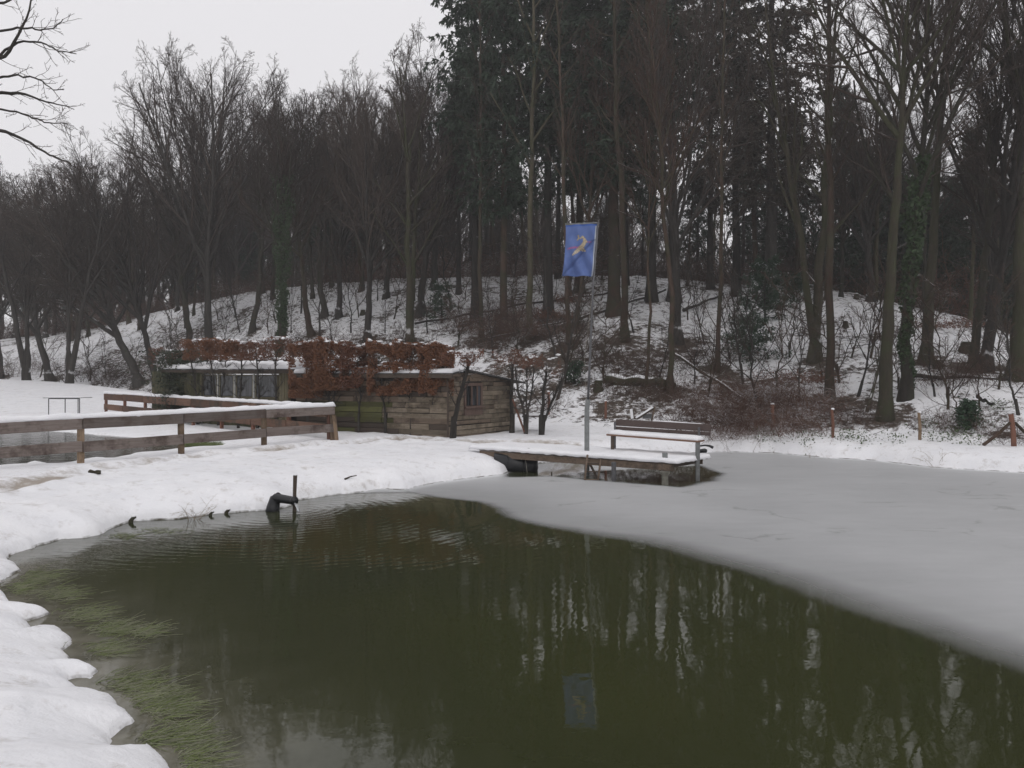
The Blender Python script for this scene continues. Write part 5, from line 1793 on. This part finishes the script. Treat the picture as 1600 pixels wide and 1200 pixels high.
MB().beam(P3(p_r.lerp(q_r, .06) + uu * .22, ZD - .11), P3(p_r.lerp(q_r, .95) + uu * .22, ZD - .11), .06, .10).build('cross_beam', M_PLANK_DARK, pier)
MB().beam(P3(p_r.lerp(q_r, .0) + uu * 2.2 + nn_ * .1, ZD - .11), P3(p_r.lerp(q_r, .0) + uu * 2.2 + nn_ * 1.3, ZD - .11), .06, .10).build('cross_beam', M_PLANK_DARK, pier)
# posts in the water
wpt = lambda px, py: Vector(W(px, py))
v = wpt(1039, 757)
MB().tube([P3(v, -.5), P3(v, ZD - .28)], [.075, .075], 10, wob=.04).build('post', M_CONC, pier)
MB().tube([P3(v, ZD - .29), P3(v, ZD - .21)], [.09, .12], 10, wob=.04).build('post_cap', M_CONC, pier)
v = wpt(959, 752)
MB().tube([P3(v, -.5), P3(v, ZD - .06)], [.055, .055], 10).build('post', M_GALV_D, pier)
snow_pad(P3(p_r - uu * .10 - nn_ * .02, ZD + .0), P3(p_l + uu * .35 - nn_ * .02, ZD + .035), P3(q_l + uu * .35, ZD + .035), P3(q_r - uu * .1, ZD), .085, 130, 34, 'snow_cap', pier, 17, bulge=.03, rough=.28)
MB().box(P3(Vector(W(1039, 716, ZD + .07)), ZD + .13), (.11, .08, .13)).build('bracket', M_GALV, pier)

# bench on the pier
bl = Vector((2.33, 19.0)); br = Vector((4.27, 17.62))
ub = (br - bl).normalized(); nb2 = Vector((-ub.y, ub.x))
if nb2.y < 0: nb2 = -nb2
bench = empty('bench', (bl.x, bl.y, ZD + .06), 0, 'brown wooden bench with steel posts and snow on its seat, on the pier', 'bench')
BO = Vector((bl.x, bl.y, ZD + .06))
B3 = lambda v, z: Vector((v.x, v.y, z)) - BO
LB = (br - bl).length
SZ0, SZ1 = .955, .905      # the seat dips slightly to the right
sz_ = lambda t: SZ0 + (SZ1 - SZ0) * t
for j in range(3):
    o0 = .0 + j * .14
    a, e = bl + nb2 * (o0 + .06), br + nb2 * (o0 + .06)
    MB().beam(B3(a, SZ0), B3(e, SZ1), .125, .04).build('seat_plank', M_BENCH_E, bench, bevel=.006)
snow_pad(B3(bl + nb2 * .01 + ub * .02, SZ0 + .02), B3(br + nb2 * .01 - ub * .01, SZ1 + .02), B3(br + nb2 * .42, SZ1 + .02), B3(bl + nb2 * .42, SZ0 + .02), .085, 60, 12, 'snow_cap', bench, 23, bulge=.015, rough=.3)
for (z0, z1, dd_) in ((.10, .185, .46), (.20, .365, .49)):
    a, e = bl + nb2 * dd_ + ub * .02, br + nb2 * dd_ + ub * .12
    za, ze = SZ0 + (z0 + z1) / 2, SZ1 + (z0 + z1) / 2 + .01
    MB().beam(B3(a, za), B3(e, ze), .035, z1 - z0).build('back_plank', M_BENCH, bench, bevel=.006)
a, e = bl + nb2 * .49 + ub * 1.0, br + nb2 * .49 - ub * .1
snow_pad(B3(a, 1.32), B3(e, 1.285), B3(e + nb2 * .04, 1.285), B3(a + nb2 * .04, 1.32), .015, 40, 4, 'snow_cap', bench, 29, bulge=.0)
for t, zb4, w in ((.06, ZD, .075), (.985, -.5, .085)):
    v = bl.lerp(br, t) + nb2 * .06
    MB().beam(B3(v, zb4), B3(v, sz_(t) - .02), w, w, up=(0, 1, 0)).build('leg', M_GALV_M if t > .5 else M_PLANK_DARK, bench)
for t in (-.0, .93):
    v = bl.lerp(br, t) + nb2 * .42 + ub * .02
    MB().beam(B3(v, ZD), B3(v, sz_(t) + .3), .045, .045, up=(0, 1, 0)).build('leg', M_GALV_D, bench)

# ------------------------------------------------------------ flag and pole
fp = Vector(((917 - 800) / F * 18.6, 18.6))
pole = empty('flagpole', (fp.x, fp.y, ZD), 0, 'thin grey flagpole clamped in a thicker pipe behind the pier', 'flagpole')
zq = lambda y: CAM_H - (y - HOR) / F * 18.6 - ZD
xq = lambda x: (x - 917) / F * 18.6
MB().tube([(0, 0, -.9), (0, 0, zq(640)), (xq(919), 0, zq(624))], [.062, .06, .058], 14).build('base_pipe', M_GALV, pole, smooth=False)
MB().tube([(xq(918.5), 0, zq(630)), (xq(921), 0, zq(580)), (xq(926.5), 0, zq(450)), (xq(934.5), 0, zq(347))], [.03, .03, .026, .022], 10).build('upper_tube', M_GALV_D, pole, smooth=True)
MB().tube([(xq(936), 0, zq(348.2)), (xq(883), 0, zq(351.5))], [.012, .010], 6).build('crossbar', M_GALV, pole, smooth=True)
MB().tube([(xq(916), .02, zq(625)), (xq(913), -.03, zq(560)), (xq(924), -.02, zq(470))], [.003, .003, .003], 4).build('halyard', M_ROPE, pole)
# flag cloth: printed with a golden fish and small red lettering
m, b = new_mat('blue_flag_cloth', .75, .2)
vc = N(m, 'ShaderNodeVertexColor', layer_name='print')
wv2 = noise_node(m, 60, 3, .6)
m.node_tree.links.new(mixc(m, .12, vc.outputs[0], wv2.outputs[0], 'OVERLAY'), b.inputs['Base Color'])
nu, nv = 96, 150
Vf = []; Cc = []
TL, TR, BL_, BR_ = (884, 351.5), (933, 349.5), (878.5, 431), (926, 432)


def fish(u, v):
    """u 0..1 left to right, v 0..1 top to bottom: gold leaping fish, head down left"""
    px_, py_ = u * 60, v * 100
    # body: arc from tail (32,24) over (39,36) to the snout (15,60)
    best = 9
    pts = [(27, 27, 1.0), (30, 27.5, 1.6), (34, 24, 2.0), (38, 30, 3.4), (38.5, 36, 4.2), (35, 42, 4.8), (29, 48, 4.8), (23, 54, 3.8), (17, 59.5, 1.6)]
    for (x0, y0, r0), (x1, y1, r1) in zip(pts[:-1], pts[1:]):
        dx, dy = x1 - x0, y1 - y0
        t = max(0, min(1, ((px_ - x0) * dx + (py_ - y0) * dy) / (dx * dx + dy * dy)))
        best = min(best, math.hypot(px_ - x0 - t * dx, py_ - y0 - t * dy) - .85 * (r0 + (r1 - r0) * t))
    for (x0, y0, x1, y1, r) in ((27, 27, 25.5, 22, 1.4), (27, 27, 24.5, 30, 1.4), (36, 46, 41, 51, 1.6), (40, 30, 43, 34, 1.5), (31, 47, 37, 51, 1.2)):
        dx, dy = x1 - x0, y1 - y0
        t = max(0, min(1, ((px_ - x0) * dx + (py_ - y0) * dy) / (dx * dx + dy * dy)))
        best = min(best, math.hypot(px_ - x0 - t * dx, py_ - y0 - t * dy) - r)
    return best


for j in range(nv + 1):
    for i in range(nu + 1):
        u, v = i / nu, j / nv
        xx = (TL[0] * (1 - u) + TR[0] * u) * (1 - v) + (BL_[0] * (1 - u) + BR_[0] * u) * v
        yy = (TL[1] * (1 - u) + TR[1] * u) * (1 - v) + (BL_[1] * (1 - u) + BR_[1] * u) * v
        if u < .3: xx += 2.2 * (1 - u / .3) * sin(v * pi) * (1 - v * .5)
        dp = .035 * sin((u * 1.4 + v * 1.1) * 5) * v + .02 * sin((u - v * .8) * 14) * (.3 + v) + .012 * mnoise.noise(Vector((u * 6, v * 6, 1)))
        dp *= 2.0
        dp += .05 * math.exp(-((u * .75 + v - 1.02) / .045) ** 2) * (1 if v > .3 else 0)
        Vf.append((xq(xx), dp - .0, zq(yy)))
        col = (.10, .15, .335) if u < .955 else (.34, .37, .43)
        if v < .035: col = (.06, .12, .36)
        f_ = fish(u, v)
        if f_ < 0:
            g = .5 + .5 * mnoise.noise(Vector((u * 50, v * 50, 3)))
            col = (.34 + .14 * g, .29 + .13 * g, .19 + .14 * g) if f_ < -.9 else (.30, .25, .16)
            if v > .5: col = tuple(min(.7, c_ + .12) for c_ in col)
            if mnoise.noise(Vector((u * 70, v * 60, 8))) > .25: col = (.22, .13, .05)
        else:
            # worn red script, too small to read: a line of strokes on either side of the fish
            if .085 < u < .50 and .435 + (0.30 - u) * .06 < v < .475 + (0.30 - u) * .06 and mnoise.noise(Vector((u * 42, v * 70, 5))) > -.12: col = (.38, .10, .22)
            if .70 < u < .88 and .325 < v < .36 and mnoise.noise(Vector((u * 42, v * 70, 5))) > -.05: col = (.30, .11, .26)
        Cc.append((*col, 1))
quadf = []
for j in range(nv):
    for i in range(nu):
        a = j * (nu + 1) + i
        quadf.append((a, a + nu + 1, a + nu + 2, a + 1))
fm = np_mesh('cloth', Vf, [np.array(quadf)])
ca_ = fm.color_attributes.new('print', 'FLOAT_COLOR', 'POINT'); ca_.data.foreach_set('color', np.array(Cc, np.float32).ravel())
fm.materials.append(m)
flag = empty('flag', (fp.x, fp.y, ZD), 0, 'blue flag with a golden fish hanging from the flagpole', 'flag')
o = link('cloth', fm, flag)
sm = o.modifiers.new('thick', 'SOLIDIFY'); sm.thickness = .004
MB().tube([(xq(883), 0, zq(349.7)), (xq(934), 0, zq(347.6))], .008, 6).build('hem_rod', M_GALV, flag)

# ------------------------------------------------------------ small things on and under the pier
lad = ladder(tuple(P(918, 712, 18.0)) , tuple(P(914, 752, 17.75)), .01, 1, .01, M_DECK, 'x', (1, 0, 0)) if False else None
root = empty('water_ladder', (W(926, 750)[0], W(926, 750)[1], 0), 0, 'short wooden ladder hanging from the front of the pier into the icy water', 'ladder')
WO = Vector((W(926, 750)[0], W(926, 750)[1], 0))
for (xa, xb) in ((918, 913.5), (940, 934)):
    MB().tube([P(xa, 711, 18.05) - WO, P(xb, 752, 17.75) - WO], .026, 7).build('side_rail', M_DECK, root, smooth=True)
for yy_ in (724, 737, 749.5):
    f_ = (yy_ - 711) / 41
    MB().tube([P(918 - 4.5 * f_, yy_, 18.05 - .3 * f_) - WO, P(940 - 6 * f_, yy_, 18.05 - .3 * f_) - WO], .016, 6).build('rung', M_PLANK_DARK if yy_ < 745 else M_DECK, root, smooth=True)
MB().beam(P(920, 722, 18.2) - WO, P(934, 748, 18.0) - WO, .05, .03).build('brace', M_PLANK_DARK, root)

c = P(808, 705.5, 19.35)
root = empty('buoy', c, 0, 'small red buoy hanging at the front edge of the pier', 'buoy')
MB().blob((0, 0, 0), (.06, .06, .075), 1, 3, .05).build('float', M_RED, root, smooth=True)
MB().tube([(0, 0, .06), (.02, .05, .1), (.06, .14, .09)], .008, 5).build('cord', M_ROPE, root)
c = P(817, 711, 19.3)
root = empty('snowy_rag', c, 0, 'whitish rag with red edge hanging over the front of the pier beside the buoy', 'rag')
MB().blob((0, 0, .02), (.07, .05, .13), 5, 3, .6, 2).build('cloth', M_SNOW, root, smooth=True)
MB().blob((.045, -.01, -.03), (.025, .03, .08), 2, 2, .4, 2).build('fringe', flat_mat('faded_red_cloth', (.22, .09, .08)), root, smooth=True)
c = P(826, 704, 19.3)
root = empty('dark_reel', c, 0, 'small dark round reel lying in the snow at the pier edge', 'reel')
MB().tube([(0, -.04, 0), (0, .06, 0)], .055, 12).build('drum', M_BLACK, root, smooth=True)
MB().tube([(0, -.052, 0), (0, -.04, 0)], .07, 12).build('rim', M_GALV_D, root, smooth=True)
c = P(822, 712, 19.25)
root = empty('hanging_line', c, 0, 'thin pale line hanging from the pier down to the ice', 'line')
MB().tube([(-.04, 0, .02), (0, -.03, -.2), (.03, -.08, -.45)], .006, 5).build('strand', M_ROPE, root)

# black drum under the landward end of the pier
c0 = Vector((*W(800, 742), .10)); c1 = Vector((*W(848, 741), .10))
root = empty('black_drum', (c0.x, c0.y + .6, 0), 0, 'large black plastic drum lying half sunk under the landward end of the pier', 'drum')
d0, d1 = Vector((-.45, .25, .14)), Vector((.66, .22, .14))
MB().tube([d0, d0.lerp(d1, .5), d1 - Vector((.12, 0, 0)), d1 - Vector((.04, 0, 0)), d1], [.31, .31, .30, .25, .12], 20).build('body', M_BLACK, root, smooth=True)
MB().tube([d0.lerp(d1, .3) - Vector((.02, 0, 0)), d0.lerp(d1, .3) + Vector((.02, 0, 0))], .32, 20).build('ring', M_BLACK, root, smooth=True)
MB().tube([d0.lerp(d1, .65) - Vector((.02, 0, 0)), d0.lerp(d1, .65) + Vector((.02, 0, 0))], .32, 20).build('ring', M_BLACK, root, smooth=True)
v = W(862, 741)
root = empty('peg', (v[0], v[1], 0), 0, 'short dark peg sticking out of the ice under the pier', 'peg')
MB().tube([(0, 0, -.2), (0, 0, .06)], [.02, .018], 6).build('shaft', M_PLANK_DARK, root)

# black hose by the bench's right end
c = P(1096, 697, 20.2)
root = empty('black_hose', (c.x, c.y, c.z - .1), 0, 'bent black hose lying in the snow right behind the bench', 'hose')
MB().tube([(-.1, 0, .1), (.1, 0, .12), (.2, -.05, .11), (.28, -.1, .07)], [.022, .022, .03, .04], 9).build('upper_end', M_BLACK, root, smooth=True)
MB().tube([(-.05, 0, -.03), (.08, 0, -.02), (.14, 0, -.03)], [.05, .06, .045], 9).build('lower_end', M_BLACK, root, smooth=True)

# snowy boards behind the bench
c = P(1008, 655, 23.2)
root = empty('board_pile', (c.x, c.y, c.z), 0, 'snow covered broken boards propped up behind the bench', 'boards')
MB().beam((-.25, 0, 0), (.28, .05, .33), .10, .03).build('board', M_PLANK_DARK, root)
MB().beam((-.28, 0, .045), (.24, .05, .365), .09, .035).build('snow_cap', M_SNOW, root)
MB().beam((-.36, 0, 0), (-.40, 0, .3), .09, .05, up=(0, 1, 0)).build('board', M_PLANK_DARK, root)
MB().beam((-.395, -.04, .02), (-.43, -.04, .31), .08, .03, up=(0, 1, 0)).build('snow_cap', M_SNOW, root)
MB().beam((.2, .05, -.05), (.3, .03, .38), .05, .05, up=(0, 1, 0)).build('board', M_DECK, root)
MB().box((.1, .1, .08), (.3, .15, .14)).build('crate', M_GALV_D, root)
# low table right of the hut
c = P(833, 648, 26)
root = empty('low_table', (c.x, c.y, c.z - .1), 0, 'low snow covered plank table among the shrubs right of the hut', 'table')
MB().box((0, 0, .05), (.75, .4, .05)).build('table_top', M_PLANK_DARK, root)
snow_pad((-.38, -.2, .08), (.38, -.2, .08), (.38, .2, .08), (-.38, .2, .08), .07, 18, 10, 'snow_cap', root, 31)
MB().box((-.28, 0, -.15), (.06, .3, .35)).build('leg', M_PLANK_DARK, root)
MB().box((.28, 0, -.15), (.06, .3, .35)).build('leg', M_PLANK_DARK, root)
root = empty('leaning_plank', P(800, 640, 25.3), 0, 'reddish plank leaning against the right corner of the hut', 'plank')
MB().beam((.02, 0, .35), (.42, -.1, -.75), .07, .05).build('board', M_POST_RED, root)

# ------------------------------------------------------------ outlet pipe and stake
pw = Vector((*W(430, 799), 0))
root = empty('outlet_pipe', pw, 0, 'black plastic outlet pipe with elbow pouring water into the pond', 'pipe')
PX = lambda x, y, D: P(x, y, D) - pw
Dp_ = pw.y
MB().tube([PX(424, 808, Dp_ + .02), PX(427, 792, Dp_ + .06), PX(430, 780, Dp_ + .1), PX(437, 776, Dp_ + .08)], [.13, .115, .10, .088], 14).build('elbow', M_BLACK, root, smooth=True)
MB().tube([PX(430, 778, Dp_ + .08), PX(445, 780, Dp_ - .02), PX(459, 782.5, Dp_ - .14)], [.082, .075, .07], 14, cap=False).build('spout', M_BLACK, root, smooth=True)
MB().tube([PX(458.5, 782.4, Dp_ - .13), PX(460.5, 782.8, Dp_ - .155)], [.078, .078], 14).build('rim', M_BLACK, root, smooth=True)
m, b = new_mat('falling_water', .05, .5)
b.inputs['Transmission Weight'].default_value = .7; b.inputs['IOR'].default_value = 1.33; b.inputs['Base Color'].default_value = (.8, .82, .84, 1)
root2 = empty('water_jet', pw, 0, 'thin stream of water falling from the black outlet pipe', 'water jet')
MB().tube([PX(459, 786, Dp_ - .14), PX(463, 789, Dp_ - .17), PX(465.5, 794, Dp_ - .19), PX(466.5, 800, Dp_ - .2)], [.02, .022, .024, .03], 8, wob=.2).build('stream', m, root2, smooth=True)
sw = Vector((*W(460, 799), 0))
root = empty('wooden_stake', sw, 0, 'upright dark stake standing in the water beside the outlet pipe', 'stake')
hh_ = (799 - 743) / F * sw.y
MB().tube([(0, 0, -.4), (.0, .02, hh_ * .5), (.012, .02, hh_)], [.038, .036, .035], 7, wob=.12).build('shaft', M_PLANK_DARK, root)
MB().blob((.012, .02, hh_ + .01), (.04, .04, .02), 1, 2).build('snow_cap', M_SNOW, root, smooth=True)

# stubs along the near shore
for px, py, lab, s in ((205, 817, 'curled rotten stub poking from the snow edge at the far left shore', .55), (329, 806, 'mossy stub at the snow edge beside the dry twigs', .38), (354, 803, 'short forked stub at the snow edge between twigs and outlet pipe', .42)):
    v = W(px, py)
    root = empty('shore_stub', (v[0], v[1], 0), 0, lab, 'stub', 'rotten stubs on the near shore')
    MB().tube([(-.04 * s, 0, -.1), (-.03 * s, .02, .06 * s), (.02 * s, .03, .13 * s), (.09 * s, .06, .16 * s)], [.075 * s, .07 * s, .06 * s, .035 * s], 8, wob=.3).build('stem', M_MOSSY, root, smooth=True)
    MB().blob((.03 * s, .04, .185 * s), (.07 * s, .05 * s, .02), 2, 2).build('snow_cap', M_SNOW, root, smooth=True)
v = G(548, 753)
root = empty('broken_branch', (v.x, v.y, v.z), 0, 'broken twig with brown end sticking out of the snowy bank right of the outlet pipe', 'branch')
MB().tube([(-.12, -.05, .0), (0, 0, .05), (.12, .03, .07)], [.022, .014, .01], 6).build('stem', M_BARK_RED, root)
v = G(148, 741)
root = empty('dead_leaves', (v.x, v.y, v.z), 0, 'little heap of dark dead leaves on the trodden path', 'leaves')
MB().blob((-.06, 0, .02), (.06, .05, .04), 1, 2, .8, 3).blob((.05, 0, .02), (.07, .05, .045), 2, 2, .8, 3).build('heap', M_BARK_RED, root)


def dry_plant(px, py, label, seed, n=12, h=.45, name='dry_plant', spread=.3, z=0):
    v = W(px, py)
    root = empty(name, (v[0], v[1], max(z, 0)), 0, label, 'dry plant', 'dry plants on the shore')
    rs = np.random.RandomState(seed)
    V, Fq = tubes_np(thicket(seed, n, .12, .12, h, r=.004, arch=-.6, sub=2))
    link('stalks', np_mesh('dry_stalks', V, [Fq], mat=M_DRY), root)


dry_plant(1268, 716, 'single dry stalk tuft on the far bank opposite the pier', 1, 5, .35)
dry_plant(1463, 730, 'dry grass tuft with arching blades on the right bank', 2, 14, .5)
dry_plant(1210, 709, 'tiny dark tuft at the edge of the ice right of the bench', 3, 4, .15)
dry_plant(300, 812, 'dry dark twigs hanging over the water left of the outlet pipe', 4, 9, .45)
dry_plant(335, 800, 'few thin stalks rising from the near snow bank left of the outlet pipe', 5, 5, .4)

# ------------------------------------------------------------ grass floating in the shallows
rs = np.random.RandomState(44)
C = []; Dv = []; Ls_ = []
clumps = [(165, 985, 42, 9, 1.0), (120, 962, 42, 10, .8), (50, 903, 34, 9, .8), (80, 930, 40, 10, .7), (150, 1018, 34, 10, .8), (215, 1090, 40, 14, 1.4), (180, 1070, 36, 12, .9),
          (240, 1112, 42, 12, 1.3), (265, 1155, 34, 14, 1.0), (222, 1160, 24, 14, .6), (250, 830, 40, 4, .5), (190, 838, 30, 4, .5), (20, 920, 22, 8, .5), (280, 1190, 34, 16, .8), (215, 992, 20, 6, .5)]
for (px, py, sx, sy, w) in clumps:
    n = int(230 * w)
    a = rs.normal(px, sx * .45, n); b_ = rs.normal(py, sy * .6, n)
    for q0, q1 in zip(a, b_):
        v = W(q0, max(q1, 800))
        C.append((v[0], v[1], rs.uniform(-.004, .006))); Ls_.append(rs.uniform(.10, .34) * (.5 if py < 850 else 1))
C = np.array(C); Ls_ = np.array(Ls_)
ok = sdist(SHORE, C[:, 0], C[:, 1]) < -.02
C = C[ok]; Ls_ = Ls_[ok]
n = len(C)
th = rs.normal(.35, .4, n)
dv = unit(np.stack([np.cos(th), np.sin(th), rs.uniform(.0, .22, n)], -1))
A = grow(C, dv, Ls_, 4, -.25, .12, rs)
A[:, :, 2] = np.maximum(A[:, :, 2], .004 + rs.uniform(0, .01, (n, 1)))
A[:, 0, 2] = -.03
Rg = np.linspace(1, .3, 4)[None] * rs.uniform(.0018, .004, (n, 1))
hsel = rs.uniform(0, 1, n) < .4
for sel, mt in ((hsel, M_GRASS), (~hsel, M_GRASS_G)):
    V, Fq = tubes_np([(A[sel], Rg[sel], 3)])
    tag(link('floating_grass', np_mesh('floating_grass', V, [Fq], mat=mt)), kind='stuff')
# blades poking out between the snow lobes on the near shore
n = 2600
q0 = rs.uniform(-6.3, -1.6, n); q1 = rs.uniform(4.6, 9.6, n)
dq = sdist(SHORE, q0, q1)
ok = (dq > -.16) & (dq < .03) & (vn(q0 * 2.5, q1 * 2.5, 88) > -.05)
q0, q1 = q0[ok], q1[ok]; n = len(q0)
C = np.stack([q0, q1, np.maximum(height(q0, q1), 0) - .01], -1)
th = rs.normal(.2, .8, n)
A = grow(C, unit(np.stack([np.cos(th), np.sin(th), rs.uniform(.2, 1.0, n)], -1)), rs.uniform(.05, .16, n), 4, -.9, .12, rs)
V, Fq = tubes_np([(A, np.linspace(1, .3, 4)[None] * rs.uniform(.0016, .003, (n, 1)), 3)])
tag(link('shore_grass', np_mesh('shore_grass', V, [Fq], mat=M_GRASS_G)), kind='stuff')
# green grass by the upper pond
n = 1500
q0 = rs.uniform(285, 345, n); q1 = 692 + (q0 - 285) / 60 * 4 + rs.uniform(-2, 3, n)
C = np.array([(*W(a, b_, Z2 + .02), Z2) for a, b_ in zip(q0, q1)])
C[:, 2] = np.maximum(height(C[:, 0], C[:, 1]), Z2) - .01
th = rs.uniform(0, 6.28, n)
A = grow(C, unit(np.stack([np.cos(th), np.sin(th), np.full(n, .8)], -1)), rs.uniform(.08, .2, n), 3, -.4, .1, rs)
V, Fq = tubes_np([(A, np.linspace(1, .3, 3)[None] * np.full((n, 1), .005), 3)])
tag(link('pond_side_grass', np_mesh('pond_side_grass', V, [Fq], mat=M_GRASS)), kind='stuff')

# ------------------------------------------------------------ near tree reaching in from the left
tbase = Vector((-9.6, 9.2, 0)); tbase.z = hz(tbase.x, tbase.y)
root = empty('near_bare_tree', tbase, 0, 'near bare tree whose dark branches reach in at the top left corner', 'tree')
rs = np.random.RandomState(91)
MB().tube([(0, 0, -.3), (.0, 0, .4), (.05, 0, 3), (.25, .05, 6), (.2, 0, 9.5)], [.3, .2, .17, .13, .06], 10).build('trunk', M_BARK_DARK, root, smooth=True)
Dn = 9.2
limbs = [[(-420, 330), (-250, 200), (-120, 130), (-10, 100), (15, 80), (38, 40), (48, 5), (52, -40)],
         [(-420, 260), (-200, 60), (-60, 20), (-10, 5), (20, 0), (50, -25)],
         [(-420, 360), (-260, 230), (-90, 150), (0, 143), (40, 148), (75, 158), (115, 171)],
         [(-420, 420), (-260, 290), (-80, 190), (0, 203), (35, 215), (70, 238), (95, 250), (122, 262)],
         [(-150, 160), (-30, 130), (5, 120), (35, 118), (60, 122), (80, 140), (100, 142)],
         [(-120, 180), (-40, 170), (10, 172), (50, 183), (75, 192), (103, 192)],
         [(-40, 105), (-5, 92), (30, 62), (70, 68), (90, 80), (118, 84)],
         [(-60, 60), (-20, 45), (10, 47), (40, 44), (62, 46), (85, 44), (98, 30)]]
cr = []; tr = []
for li, l in enumerate(limbs):
    k = len(l)
    pts = np.array([[tuple(P(x, y, Dn + .12 * sin(i * 1.3 + li)) - tbase) for i, (x, y) in enumerate(l)]])
    # resample smoothly
    t = np.linspace(0, k - 1, 22)
    pr = np.stack([np.interp(t, range(k), pts[0, :, j]) for j in range(3)], -1)
    pr[1:-1] = (pr[:-2] + 2 * pr[1:-1] + pr[2:]) / 4
    pr = pr[None] + rs.normal(0, .008, (1, 22, 3))
    r0 = .034 if li in (0, 1, 2, 3) else .014
    R = (r0 * np.linspace(1, .0, 22) ** 1.1 + .005)[None]
    tr.append((pr, R, 6))
    s = spawn(pr, R, np.array([1.5]), 10, .45, 1, 42, 12, .30, rs, 5, .15, .12, .012, .0040, jl=.5)
    s2 = spawn(*s, 3, .2, 1, 42, 14, .42, rs, 4, .15, .14, .01, .0034, jl=.4)
    cr += [(s[0], s[1], 4), (s2[0], s2[1], 3)]
V, Fq = tubes_np(tr); link('limb', np_mesh('near_limbs', V, [Fq], mat=M_BARK_DARK), root)
V, Fq = tubes_np(cr); link('twigs', np_mesh('near_twigs', V, [Fq], mat=M_TWIG), root)

for o_ in scene.objects:
    if o_.get('label') and not 4 <= len(o_['label'].split()) <= 16:
        print('LONG LABEL', len(o_['label'].split()), o_['label'])
